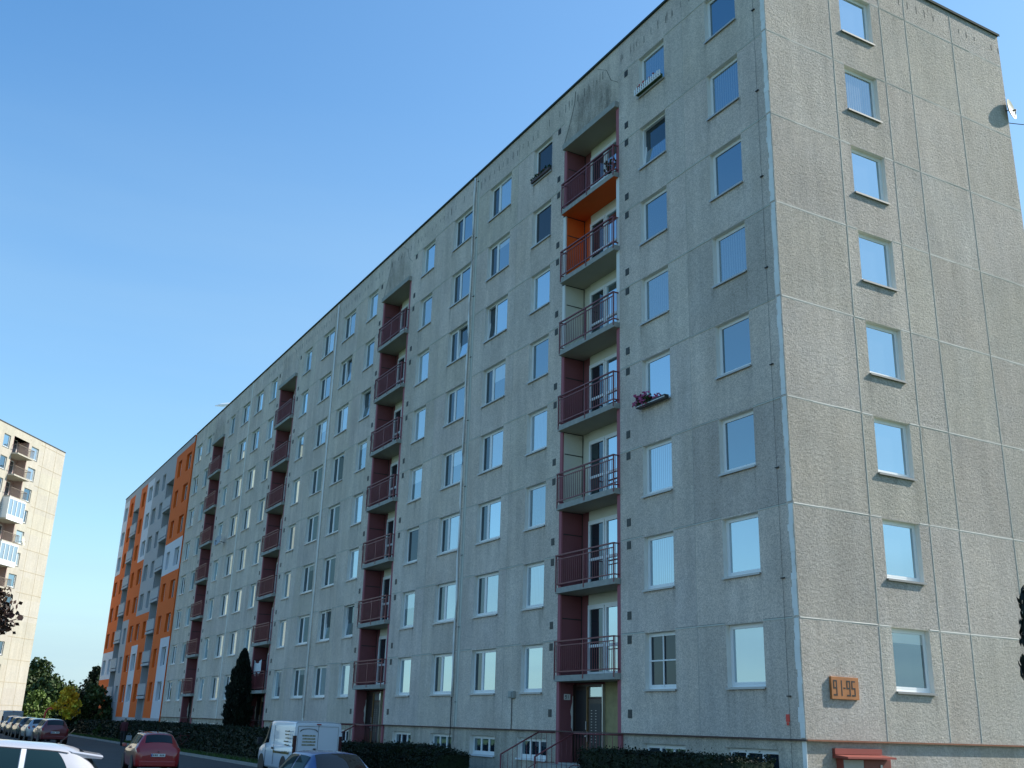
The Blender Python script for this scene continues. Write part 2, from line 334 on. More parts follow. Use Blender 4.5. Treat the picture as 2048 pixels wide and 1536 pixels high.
def window(parent, x, y, z, w, h, style, inner, rz=0, name='window', sillmat='sill', frame='pvc', sill=True):
    k = (round(w, 2), round(h, 2), style, inner, sillmat, frame)
    if k not in _wc:
        fr, pa, si = window_meshes(w, h, style, inner)
        _wc[k] = (fr.mesh('window_frame', [M[frame]]), pa.mesh('pane', [M[inner], M['gl_sash']], fix=False), si.mesh('window_sill', [M[sillmat]]))
    a, b, c = _wc[k]
    o = bpy.data.objects.new(name, a); COL.objects.link(o); o.parent = parent; o.location = (x, y, z); o.rotation_euler = (0, 0, rz)
    q = bpy.data.objects.new('pane', b); COL.objects.link(q); q.parent = o
    if sill:
        q = bpy.data.objects.new('sill', c); COL.objects.link(q); q.parent = o
    return o
def window_bulk(items):
    """many far windows as one part"""
    mb = MB(); mats = [M['pvc'], M['sill'], M['gl_refl'], M['gl_sash'], M['gl_curt'], M['gl_dark'], M['gl_sheer'], M['gl_blind']]
    idx = {'gl_refl': 2, 'gl_sash': 3, 'gl_curt': 4, 'gl_dark': 5, 'gl_sheer': 6, 'gl_blind': 7}
    for (x, y, z, w, h, style, inner) in items:
        fr, pa, si = window_meshes(w, h, style, inner)
        for src, mi in ((fr, None), (pa, 1), (si, 2)):
            b = len(mb.v); mb.v += [(p[0]+x, p[1]+y, p[2]+z) for p in src.v]; mb.f += [tuple(i+b for i in f) for f in src.f]
            for mm in src.m: mb.m.append(0 if src is fr else 1 if src is si else (idx[inner] if mm == 0 else 3))
            mb.c += src.c; mb.sm += src.sm
    return mb, mats

# ---------------------------------------------------------------- wall sheets
def facade(mb, xs, zs, openings, mapf, tone, m=0, mr=1, skip=None, y=0.0, depth=DEP+0.06):
    """cells between the sorted cuts, leaving holes where openings are; openings get reveals"""
    xs = sorted(set([round(a, 3) for a in xs] + [round(o[k], 3) for o in openings for k in (0, 1)]))
    zs = sorted(set([round(a, 3) for a in zs] + [round(o[k], 3) for o in openings for k in (2, 3)]))
    xs = [a for i, a in enumerate(xs) if i == 0 or a - xs[i-1] > 0.004]
    zs = [a for i, a in enumerate(zs) if i == 0 or a - zs[i-1] > 0.004]
    for i in range(len(xs)-1):
        cx = (xs[i]+xs[i+1])/2; oo = [o for o in openings if o[0] < cx < o[1]]
        j = 0
        while j < len(zs)-1:
            cz = (zs[j]+zs[j+1])/2
            if any(o[2] < cz < o[3] for o in oo): j += 1; continue
            mb.quad(mapf(xs[i], y, zs[j]), mapf(xs[i+1], y, zs[j]), mapf(xs[i+1], y, zs[j+1]), mapf(xs[i], y, zs[j+1]), m, tone(cx, cz)); j += 1
    for o in openings:
        if len(o) > 4 and o[4] == 0: continue
        d = depth; x0, x1, z0, z1 = o[:4]
        c = (1, 1, 1)
        mo = mr
        if len(o) > 5: mo = o[5]
        mb.quad(mapf(x0, y, z0), mapf(x0, y+d, z0), mapf(x0, y+d, z1), mapf(x0, y, z1), mo, c)
        mb.quad(mapf(x1, y, z0), mapf(x1, y+d, z0), mapf(x1, y+d, z1), mapf(x1, y, z1), mo, c)
        mb.quad(mapf(x0, y, z1), mapf(x1, y, z1), mapf(x1, y+d, z1), mapf(x0, y+d, z1), mo, c)
        mb.quad(mapf(x0, y, z0), mapf(x1, y, z0), mapf(x1, y+d, z0), mapf(x0, y+d, z0), mo, c)
def panel_tone(seed, amp=0.09):
    cache = {}
    def f(i, j):
        k = (i, j)
        if k not in cache:
            r = random.Random(seed*1000+i*37+j*101); v = 1+r.uniform(-amp, amp); cache[k] = (v*(1+r.uniform(-.015, .015)), v, v*(1+r.uniform(-.03, .02)))
        return cache[k]
    return f

SEC = 17.95; H = 2.8; ROOF = 23.68
WZ0, WZ1 = 1.20, 2.765
def slots(s):
    """openings of stair section s counted from the near corner: (kind, x0, x1)"""
    b = -SEC*s; L = []
    L.append(('n', b-2.68, b-1.27) if s == 0 else ('w', b-2.75, b-0.72))
    L.append(('n', b-6.22, b-4.80)); L.append(('l', b-11.05, b-7.42)); L.append(('n', b-13.40, b-11.97)); L.append(('w', b-17.18, b-15.25))
    return L
def joints_x(s):
    b = -SEC*s; return [b-0.22, b-3.83, b-7.42, b-11.05, b-14.65]

# ================================================================ GREY PANEL BUILDING
GB = empty('apartment_building', (0, 0, GZ)); GBz = -GZ
tag(GB, 'long grey concrete panel block of eight storeys with maroon balcony bays, bare and unrenovated', 'apartment building')
class Off:      # children are modelled in world z; root sits on the ground
    pass
def gb(o): o.parent = GB; o.location = (o.location[0], o.location[1], o.location[2]+GBz); return o
idm = lambda x, y, z: (x, y, z)
gmap = lambda x, y, z: (-y, x, z)
XL = -4*SEC
openF = []; wins = []
for s in range(4):
    for kind, x0, x1 in slots(s):
        if kind == 'l':
            openF.append((x0, x1, 0, 21.15, 0)); continue
        for k in range(8):
            openF.append((x0, x1, WZ0+H*k, WZ1+H*k)); wins.append((s, kind, k, x0, x1))
tn = panel_tone(3, 0.045)
import bisect
jx = sorted([j for s in range(4) for j in joints_x(s)])
def toneF(x, z):
    i = bisect.bisect(jx, x); j = math.floor(z/H)
    c = tn(i, j)
    if (i, j) in ((len(jx)-1, 2), (len(jx)-1, 4)): c = tuple(q*0.86 for q in c)
    return c
mb = MB()
facade(mb, [0, XL] + jx, [0] + [H*k for k in range(1, 9)] + [ROOF], [o for o in openF if o[3] < 20.99 or True], idm, toneF, 0, 2)
# gable
gy = [0, 2.68, 4.95, 6.15, 8.45, 11.0]
openG = [(3.14, 4.54, WZ0+H*k, WZ1+H*k) for k in range(8)]
tg = panel_tone(9, 0.05)
def toneG(x, z):
    i = bisect.bisect(gy, x); j = math.floor(z/H); return tg(i, j)
facade(mb, gy, [0] + [H*k for k in range(1, 9)] + [ROOF], openG, gmap, toneG, 1, 2)
# back and far end, roof
mb.quad((0, 11.0, GZ), (XL, 11.0, GZ), (XL, 11.0, ROOF), (0, 11.0, ROOF), 0); mb.quad((XL, 0, GZ), (XL, 11.0, GZ), (XL, 11.0, ROOF), (XL, 0, ROOF), 0)
WALL = mb; WMATS = [M['front'], M['gable'], M['smooth']]
def wadd(mb, mats): WALL.add(mb, len(WMATS)); WMATS.extend(mats)
# plinth, set back
mb = MB(); PB = 0.07; openP = []; bw = []
for s in range(4):
    for kind, x0, x1 in slots(s):
        if kind == 'l': openP.append((x0, x1, GZ, 0, 0)); continue
        cx = (x0+x1)/2; w = 1.92
        openP.append((cx-w/2, cx+w/2, -0.91, -0.26)); bw.append((s, cx, w))
facade(mb, [-PB, XL]+[j for j in jx if j < -PB], [GZ-0.3, 0], openP, idm, lambda x, z: tn(int(x/3.6)+50, 0), 0, 1, y=PB)
facade(mb, [PB]+gy[1:], [GZ-0.3, 0], [], gmap, lambda x, z: tg(int(x/3)+70, 0), 2, 1, y=PB)
mb.quad((0, 0, 0), (XL, 0, 0), (XL, PB, 0), (0, PB, 0), 1); mb.quad((0, 0, 0.001), (0, 11.0, 0.001), (-PB, 11.0, 0.001), (-PB, 0, 0.001), 1)
gb(mb.build('plinth', [M['plinth'], M['smooth'], M['gable']], fix=False))
mb = MB(); mb.box(XL-0.0, 0.05, -0.05, 11.05, ROOF, ROOF+0.06); mb.box(XL, 0.06, -0.065, -0.05, ROOF-0.02, ROOF+0.065); mb.box(0.05, 0.062, -0.05, 11.06, ROOF-0.03, ROOF+0.065)
gb(mb.build('roof', [M['darktrim']]))
# joints: pale sealant beads with a gap above them
mb = MB(); rr = random.Random(5)
for s in range(4):
    js = joints_x(s) + [-SEC*(s+1)-0.22]
    if s == 3: js[-1] = XL
    for i in range(5):
        if i == 2: continue
        for k in range(1, 9):
            x0, x1 = js[i+1]+0.01, js[i]-0.01
            if s == 0 and i == 0: pass
            ops = [(a, b) for kk, a, b in slots(s) if kk != 'l' and a > x0-0.01 and b < x1+0.01]
            segs = []
            if ops: segs = [(x0, ops[0][0]-0.02), (ops[0][1]+0.02, x1)]
            else: segs = [(x0, x1)]
            zc = H*k+rr.uniform(-.012, .012)
            for a, b in segs:
                if b <= a: continue
                n = max(1, int((b-a)/0.6))
                for q in range(n):
                    u0 = a+(b-a)*q/n; u1 = a+(b-a)*(q+1)/n; dz = rr.uniform(-.004, .004); hh = rr.uniform(0.012, 0.024)
                    mb.box(u0, u1, -0.010-rr.uniform(0, .006), 0.002, zc-hh-.008+dz, zc+0.004+dz, 0)
                    mb.box(u0, u1, -0.003, 0.001, zc+0.006+dz, zc+0.018+dz, 1)
    for j in joints_x(s)[1:] if s == 0 else joints_x(s):
        if abs(j+SEC*s+7.42) < .01 or abs(j+SEC*s+11.05) < .01: continue
        for k in range(0, 9):
            z0 = H*k+0.03; z1 = min(H*(k+1)-0.03, ROOF-0.1)
            mb.box(j-0.006, j+0.006, -0.004, 0.001, z0, z1, 3); mb.box(j-0.024, j-0.008, -0.005, 0.001, z0, z1, 4)
for s in (1, 2, 3):      # wide pale bands where stair sections meet
    x = -SEC*s-0.35
    mb.box(x-0.11, x+0.11, -0.012, 0.001, 0.03, ROOF-0.08, 2 if s != 1 else 0)
wadd(mb, [M['seampale'], M['groove'], M['smooth'], M['groovesoft'], M['front']])
mb = MB()
for k in range(1, 9):
    zc = H*k; segs = [(0.02, 2.65), (2.71, 3.11), (4.57, 4.92), (4.98, 6.13), (6.17, 8.43), (8.47, 10.98)]
    for a, b in segs:
        n = max(1, int((b-a)/0.8))
        for q in range(n):
            u0 = a+(b-a)*q/n; u1 = a+(b-a)*(q+1)/n; dz = rr.uniform(-.004, .004)
            P = lambda yy, xx, zz: (xx, yy, zz+dz)
            # wedge-shaped bead whose top catches the sun
            h0 = 0.030+rr.uniform(-.006, .006); pr = 0.009+rr.uniform(-.003, .003)
            mb.quad(P(u0, 0.001, zc), P(u1, 0.001, zc), P(u1, pr, zc-h0*.6), P(u0, pr, zc-h0*.6), 0); mb.quad(P(u0, pr, zc-h0*.6), P(u1, pr, zc-h0*.6), P(u1, 0.001, zc-h0*1.4), P(u0, 0.001, zc-h0*1.4), 0)
            mb.box(0.0, 0.003, u0, u1, zc+0.008+dz, zc+0.024+dz, 3)
for i, yj in enumerate(gy[1:-1]):
    for k in range(0, 9):
        z0 = H*k+0.03; z1 = min(H*(k+1)-0.05, ROOF-0.1)
        n = 4
        for q in range(n):
            a = z0+(z1-z0)*q/n; b = z0+(z1-z0)*(q+1)/n; dy = rr.uniform(-.006, .006)
            mb.box(0.0, 0.004, yj-0.008+dy, yj+0.008+dy, a, b, 3); mb.box(0.0, 0.010, yj+0.010+dy, yj+0.026+dy, a, b, 2)
wadd(mb, [M['seamgable'], M['groove'], M['seampale'], M['groovesoft']])
# white corner seam
mb = MB()
for k in range(0, 9):
    z0 = H*k+0.03; z1 = min(H*(k+1)-0.03, ROOF-0.1); n = 16
    for q in range(n):
        a = z0+(z1-z0)*q/n; b = z0+(z1-z0)*(q+1)/n
        mb.box(-0.15-rr.uniform(0, .05)-.02*sin(q*.7), -0.012-rr.uniform(0, .03), -0.014-rr.uniform(0, .01), 0.001, a, b-0.002, 0)
z1 = -0.05; mb.box(-0.2, -PB-0.0, PB-0.02, PB+0.001, GZ, z1, 0)
wadd(mb, [M['mortar']])
mb = MB(); mb.box(XL, 0.02, -0.022, PB, -0.035, -0.004, 0); mb.box(-0.01, 0.024, 0.02, 11.01, -0.038, -0.002, 1)
gb(mb.build('plinth_flashing', [simple('dull_brown_flashing', (0.10, 0.055, 0.045), 0.7, var=.3), M['browntrim']]))
# lightning conductor + downpipe + cables
mb = MB(); mb.tube([(-0.47, -0.03, z) for z in (-1.8, 0, 5, 10, 15, 20, ROOF)], 0.004, 5)
for k in range(9): mb.box(-0.53, -0.41, -0.05, 0.0, 0.95+H*k, 0.975+H*k)
gb(mb.build('lightning_conductor', [M['darkmetal']]))
mb = MB(); pts = [(-18.62+0.02*sin(z*1.7), -0.05-0.012*sin(z*2.3), z) for z in [1.1+i*0.75 for i in range(31)]]
mb.tube(pts, 0.042, 8)
mb.tube([(-18.62, -0.05, 1.1), (-18.62, -0.05, -1.5)], 0.018, 6, m=1)
mb2 = MB(); mb2.tube([(-18.32, -0.03, z) for z in (-0.5, 8, 16, ROOF)], 0.005, 5)
for k in range(9): mb2.box(-18.38, -18.26, -0.05, 0, 0.9+H*k, 0.92+H*k)
gb(mb.build('downpipe', [M['pipewhite'], M['darkmetal']])); gb(mb2.build('lightning_conductor', [M['darkmetal']]))
mb = MB(); mb.tube([(-36.05, -0.05, z) for z in (0.2, 10, ROOF-.2)], 0.03, 8); gb(mb.build('downpipe', [M['pipewhite']]))
mb = MB(); mb.box(-14.05, -13.72, -0.12, 0, 1.02, 1.25); mb.box(-14.0, -13.78, -.16, -.12, 1.05, 1.22); jb = gb(mb.build('junction_box', [M['greydoor']], bevel=.01))
mb = MB(); mb.tube([(-13.93, -.03, 1.02), (-13.93, -.03, 0.0)], 0.014, 5); c = mb.build('cable', [M['darkmetal']]); c.parent = jb

# window assignment
def front_window(s, kind, k, x0, x1):
    slot = 'ABXCD'[[(a, b) for _, a, b in slots(s)].index((x0, x1))]
    key = (s, slot, k+1)
    st = 'double' if kind == 'w' else 'single'; r = random.Random(s*100+k*7+ord(slot))
    inner = r.choice(['gl_refl', 'gl_sheer', 'gl_refl', 'gl_sheer', 'gl_curt', 'gl_half', 'gl_low', 'gl_refl', 'gl_dark'])
    special = {(0, 'A', 1): 'gl_blind', (0, 'A', 2): 'gl_blind', (0, 'A', 3): 'gl_dark', (0, 'A', 4): 'gl_dark', (0, 'A', 5): 'gl_curt', (0, 'A', 6): 'gl_dark', (0, 'A', 7): 'gl_curt', (0, 'A', 8): 'gl_dark',
               (0, 'B', 2): 'gl_sheer', (0, 'B', 3): 'gl_sheer', (0, 'B', 4): 'gl_refl', (0, 'B', 5): 'gl_curt', (0, 'B', 6): 'gl_dark', (0, 'B', 8): 'gl_curt',
               (0, 'C', 1): 'gl_refl', (0, 'C', 2): 'gl_sheer', (0, 'C', 3): 'gl_curt', (0, 'C', 4): 'gl_sheer', (0, 'C', 5): 'gl_dark', (0, 'C', 6): 'gl_refl', (0, 'C', 7): 'gl_screen', (0, 'C', 8): 'gl_screen',
               (1, 'B', 3): 'gl_screen', (0, 'D', 1): 'gl_refl', (0, 'D', 2): 'gl_sheer', (1, 'A', 1): 'gl_refl', (1, 'A', 2): 'gl_sheer'}
    inner = special.get(key, inner)
    if key == (0, 'B', 1): st, inner = 'grid', 'gl_screen'
    if key == (0, 'B', 7): st, inner = 'tilt', 'gl_curt'
    if key == (1, 'C', 2) or key == (1, 'C', 6): st, inner = 'tilt', 'gl_dark'
    if key in ((1, 'A', 6),): st = 'dtiltR'
    if key in ((0, 'D', 6),): st = 'dtiltL'
    if key in ((1, 'D', 2), (1, 'D', 7)): st = 'dtiltR'
    return st, inner
bulk = []; cnt = 0
for k in range(8):
    w = window(GB, -0.0, (3.14+4.54)/2, WZ0+H*k+GBz, 1.40, WZ1-WZ0, 'single', ['gl_low', 'gl_refl', 'gl_refl', 'gl_refl', 'gl_refl', 'gl_refl', 'gl_curt', 'gl_refl'][k], rz=pi/2, sillmat='sillg' if 'sillg' in M else 'sill'); cnt += 1
for (s, kind, k, x0, x1) in sorted(wins, key=lambda t: (t[0], -t[3])):
    st, inner = front_window(s, kind, k, x0, x1)
    if cnt < 100:
        window(GB, (x0+x1)/2, 0, WZ0+H*k+GBz, x1-x0, WZ1-WZ0, st, inner); cnt += 1
    else: bulk.append(((x0+x1)/2, 0, WZ0+H*k, x1-x0, WZ1-WZ0, st if st in ('single', 'double', 'tilt') else 'double', inner if inner in ('gl_refl', 'gl_dark', 'gl_curt', 'gl_sheer', 'gl_blind') else 'gl_dark'))
b_, mats_ = window_bulk(bulk); o = gb(b_.build('window', mats_)); tag(o, kind='stuff')
for s, cx, w in bw: window(GB, cx, PB, -0.91+GBz, w, 0.65, 'triple', 'gl_dark', name='basement_window', sillmat='pvc', sill=True)
# vents
vp = []
for s in range(4):
    b = -SEC*s
    for x in (b-6.97, b-11.42):
        vp.append((x, 0.53))
        for k in range(1, 9):
            vp.append((x, H*k-0.18)); vp.append((x, H*k+0.52)) if k < 8 else None
vp.sort(key=lambda t: -t[0])
vmb = MB(); vmb.box(-0.10, 0.10, -0.012, 0.0, -0.12, 0.12, 0)
for q in range(6): vmb.box(-0.085, 0.085, -0.02, -0.012, -0.11+q*0.038, -0.095+q*0.038, 1)
vme = vmb.mesh('vent', [M['vent'], M['darkmetal']])
for x, z in vp[:100]:
    o = bpy.data.objects.new('vent', vme); COL.objects.link(o); o.location = (x, 0, z); gb(o)
mb = MB()
for x, z in vp[100:]: mb.box(x-.10, x+.10, -.015, 0, z-.12, z+.12)
tag(gb(mb.build('vent', [M['vent']])), kind='stuff')

# loggias
def seg7(mb, ch, x, z, w, h, t, y0, y1, m=0):
    segs = {'9': 'abcdfg', '1': 'bc', '5': 'acdfg', '-': 'g', '4': 'bcfg', '7': 'abc'}[ch]
    bx = {'a': (0, w, h-t, h), 'd': (0, w, 0, t), 'g': (0, w, h/2-t/2, h/2+t/2), 'b': (w-t, w, h/2, h), 'c': (w-t, w, 0, h/2), 'f': (0, t, h/2, h), 'e': (0, t, 0, h/2)}
    for i, q in enumerate(segs):
        a = bx[q]; e = 0.0004*i
        mb.box(x+a[0], x+a[1], y0-e, y1, z+a[2], z+a[3], m)
rail_cache = {}
def railing_mesh(w, dp, mat, h=1.07, panel=None):
    mb = MB(); y = -dp; t = 0.02
    for x in (0.02, w/2, w-0.02): mb.box(x-t, x+t, y-t, y+t, -0.12, h-0.021)
    mb.box(0, w, y-0.03, y+0.03, h-0.02, h+0.02); mb.box(0.04, w-0.04, y-0.015, y+0.015, h-0.15, h-0.12); mb.box(0.04, w-0.04, y-0.018, y+0.018, 0.10, 0.135)
    n = int(w/0.115)
    for i in range(1, n):
        x = w*i/n
        if abs(x-w/2) < 0.03: continue
        mb.box(x-0.007, x+0.007, y-0.007, y+0.007, 0.13, h-0.13)
    for x in (0.02, w-0.02):
        mb.box(x-0.018, x+0.018, y+0.03, 0.06, h-0.018, h+0.018); mb.box(x-0.018, x+0.018, y+0.018, 0.06, 0.10, 0.135)
        for q in (0.35, 0.7): mb.box(x-0.006, x+0.006, y+dp*q-.006, y+dp*q+.006, 0.13, h-0.02)
    return mb
def loggia(s, j, soff, side, edge, panelrail=None):
    b = -SEC*s; x0, x1 = b-11.05, b-7.42; zt = 1.68+H*j; zb = 1.50+H*j; ce = 1.50+H*(j+1); D = 0.84
    # floor slab is the part; it carries the bay walls, railing and door
    mb = MB()
    mb.box(x0+0.14, x1-0.04, -0.20, 0.0, zb, zt); mb.box(x0+0.14, x1-0.02, 0.0, D+.2, zb+0.003, zt)
    mb.quad((x0+.14, -0.19, zb-0.003), (x1-.05, -0.19, zb-0.003), (x1-.05, D, zb-0.003), (x0+.14, D, zb-0.003), 1)
    sl = gb(mb.build('balcony_slab', [M['slab'], M[soff]], fix=False))
    def sub(o): o.parent = sl; o.location = (0, 0, 0); return o
    mb = MB()
    mb.box(x0, x0+0.17, 0.0, D+.2, zt, ce, 1); mb.box(x1-0.18, x1, 0.0, D+.2, zt, ce, 1)
    mb.quad((x0+.174, 0.05, zt), (x0+.174, D, zt), (x0+.174, D, ce-.004), (x0+.174, 0.05, ce-.004), 0)
    mb.quad((x0+.17, D, zt), (x1-.18, D, zt), (x1-.18, D, ce), (x0+.17, D, ce), 0)
    mb.box(x0+.176, x0+.182, 0.08, D, ce-0.30-0.5, ce-0.265-0.5, 2); mb.box(x0+.176, x0+.186, 0.04, D, ce-0.03, ce-0.006, 2); mb.box(x0+.176, x0+.20, D-.022, D-.002, zt, ce-.006, 2)
    sub(mb.build('bay_wall', [M[side], M[edge], M['darkmetal']]))
    rl = railing_mesh(x1-x0-0.22, 0.20, 'railred'); r = rl.build('railing', [M['railred']]); r.parent = sl; r.location = (x0+0.16, 0, zt)
    # balcony door with side light
    mb = MB(); X0, X1 = x0+0.68, x1-0.62; y = D-0.03; f = 0.06
    mb.box(X0, X1, y-0.03, D-.002, zt, ce-0.006, 2)
    mb.box(X0, X0+f, y-0.06, y-0.031, zt+.05, ce-0.35); mb.box(X0+f, X1-f, y-0.06, y-0.031, ce-0.41, ce-0.35)
    xm = X0+1.0
    for a, bb in ((X0+f, xm), (xm+0.04, X1-f)):
        s_ = 0.08; zc0, zc1 = zt+0.06, ce-0.42; md = zt+0.95
        mb.box(a, a+s_, y-0.09, y-0.031, zc0, zc1); mb.box(bb-s_, bb, y-0.09, y-0.031, zc0, zc1)
        mb.box(a+s_, bb-s_, y-0.09, y-0.031, zc0, zc0+s_); mb.box(a+s_, bb-s_, y-0.09, y-0.031, zc1-s_, zc1); mb.box(a+s_, bb-s_, y-0.089, y-0.031, md-.045, md+.045)
        mb.quad((a+s_, y-0.04, zc0+s_), (bb-s_, y-0.04, zc0+s_), (bb-s_, y-0.04, zc1-s_), (a+s_, y-0.04, zc1-s_), 1 if a < xm-0.5 else 3)
    dd = sub(mb.build('balcony_door', [M['pvc'], M['gl_sash'], M['cream'], M['gl_refl']])); 
    return sl
for s in range(4):
    for j in range(7):
        soff, side, edge = 'soffit', 'red', 'redlight'
        if s == 0:
            if j == 6: soff = 'orange'
            if j == 5: side, edge = 'orange', 'whiter'
            if j == 4: side, edge = 'cream', 'whiter'
            if j == 2: side, edge = 'cream', 'redlight'
        loggia(s, j, soff, side, edge)
    # head beam over the top bay, entrance below the lowest slab
    b = -SEC*s; x0, x1 = b-11.05, b-7.42
    mb = MB(); mb.box(x0+.10, x1-.02, -0.16, 0.0, 21.10, 21.33); mb.box(x0+.005, x1-.005, 0.003, 1.1, 21.10, 21.3)
    mb.quad((x0+.1, -.15, 21.096), (x1-.02, -.15, 21.096), (x1-.02, 1.0, 21.096), (x0+.1, 1.0, 21.096), 1)
    gb(mb.build('canopy_beam', [M['slab'], M['soffit']], fix=False))
    # dark weathering fan above the bay (soot on the wall face)
    mb = MB(); D = 0.62
    mb.box(x0, x0+.17, 0.0, 1.0, GZ, 1.5, 1); mb.box(x1-.18, x1, 0.0, 1.0, GZ, 1.5, 1); mb.quad((x0+.174, .05, GZ), (x0+.174, D, GZ), (x0+.174, D, 1.5), (x0+.174, .05, 1.5), 0)
    mb.box(x0+.17, x1-.18, D, D+.2, -0.95, 1.5, 0)
    mb.quad((x0+1.9, D-.003, -.95), (x1-.18, D-.003, -.95), (x1-.18, D-.003, 1.5), (x0+1.9, D-.003, 1.5), 2)
    # peeled plaster patch on the side wall
    pp = [(x0+.178, D-.02, z_) for z_ in (-.2, 1.2)] + [(x0+.178, D-.03-.14*sin(pi*q/9)**.6-.02*sin(q*2.1), 1.2-q*.155) for q in range(10)]
    i0 = len(mb.v); mb.v += pp; mb.f.append(tuple(range(i0, i0+len(pp)))); mb.m.append(3); mb.c.append((1, 1, 1)); mb.sm.append(False)
    ew = gb(mb.build('entrance_wall', [M['red'], M['redlight'], M['yellowfoam'], M['smooth']], fix=False))
    dr = MB(); a, e = x0+.19, x0+1.90
    dr.box(a, a+.05, D-.10, D-.004, -.95, 1.42); dr.box(e-.05, e, D-.10, D-.004, -.95, 1.42, 3); dr.box(a+.05, e-.05, D-.10, D-.004, 1.36, 1.42)
    xm = a+.80
    dr.box(xm-.03, xm+.03, D-.09, D-.004, -.95, 1.36, 4); dr.box(a+.05, xm-.03, D-.05, D-.004, -.93, 1.36, 0)
    dr.quad((a+.12, D-.052, -.2), (xm-.1, D-.052, -.2), (xm-.1, D-.052, 1.25), (a+.12, D-.052, 1.25), 1)
    dr.box(xm+.03, e-.05, D-.05, D-.004, 1.0, 1.05); dr.quad((xm+.03, D-.03, 1.05), (e-.05, D-.03, 1.05), (e-.05, D-.03, 1.34), (xm+.03, D-.03, 1.34), 2)
    dr.box(xm+.06, e-.06, D-.06, D-.004, -.93, .98, 0); dr.box(xm+.17, e-.14, D-.075, D-.06, -.75, .84, 5)
    for q in range(12):
        for c_ in (xm+.26, xm+.50): dr.box(c_-.03, c_+.03, D-.085, D-.075, .62-q*.085, .638-q*.085, 3)
    dr.box(xm-.015, xm+.015, D-.13, D-.09, .05, .30, 3); dr.box(xm-.06, xm+.08, D-.15, D-.09, -.16, -.12, 3); dr.box(xm+.04, xm+.07, D-.12, D-.09, -.3, -.0, 3)
    gb(dr.build('entrance_door', [M['doorbrown'], M['darkpane'], M['gl_blind'], M['steel'], M['brownpost'], M['darkmetal']]))
    lm = bmesh.new(); bmesh.ops.create_uvsphere(lm, u_segments=20, v_segments=12, radius=.13)
    me = bpy.data.meshes.new('wall_lamp'); lm.to_mesh(me); lm.free(); me.materials.append(M['lampglass'])
    for p_ in me.polygons: p_.use_smooth = True
    o = bpy.data.objects.new('wall_lamp', me); COL.objects.link(o); o.location = (x1-.62, D-.12, 1.22); o.scale = (1, .7, 1); gb(o)
    if s == 0:
        mb = MB(); mb.box(x0+.176, x0+.186, .18, .42, .95, 1.13, 0)
        npm = mb.build('house_number_plate', [M['plate'], M['ink']])
        gb(npm)
        for i, ch in enumerate('91'):
            t_ = MB(); seg7(t_, ch, .22+i*.10 if ch != '1' else .29, .985, .055, .11, .016, 0, .004)
            mb = MB(); k0 = 0; mb.v += [(x0+.1875+v[1]*.5, v[0], v[2]) for v in t_.v]; mb.f += [tuple(i_+k0 for i_ in f) for f in t_.f]; mb.m += t_.m; mb.c += t_.c; mb.sm += t_.sm
            mb.build('digit', [M['ink']], npm)
        mb = MB(); mb.box(x1-.5, x1-.25, D-.12, D-.004, -.75, -.15); gb(mb.build('notice_board', [M['redpaint']]))
# soot fan over each bay: own dark deposit on the wall face
soot, n_, l_, p_ = newmat('soot_deposit'); p_.inputs['Base Color'].default_value = (.16, .155, .14, 1); p_.inputs['Roughness'].default_value = .95
tcx = n_.new('ShaderNodeTexCoord'); nn = n_.new('ShaderNodeTexNoise'); nn.inputs['Scale'].default_value = 2.5; nn.inputs['Detail'].default_value = 8; nn.inputs['Roughness'].default_value = .7
mpx = n_.new('ShaderNodeMapping'); mpx.inputs['Scale'].default_value = (1.6, 1, .5); l_.new(tcx.outputs['Object'], mpx.inputs[0]); l_.new(mpx.outputs[0], nn.inputs['Vector'])
tr = n_.new('ShaderNodeBsdfTransparent'); ms = n_.new('ShaderNodeMixShader'); at_ = n_.new('ShaderNodeAttribute'); at_.attribute_name = 'tone'; sp_ = n_.new('ShaderNodeSeparateColor'); l_.new(at_.outputs['Color'], sp_.inputs[0])
l_.new(mul(n_, l_, ramp(n_, l_, nn.outputs['Fac'], .30, .70, .0, 1.0), sp_.outputs[0]), ms.inputs[0]); l_.new(tr.outputs[0], ms.inputs[1]); l_.new(p_.outputs[0], ms.inputs[2]); l_.new(ms.outputs[0], n_['Material Output'].inputs[0])
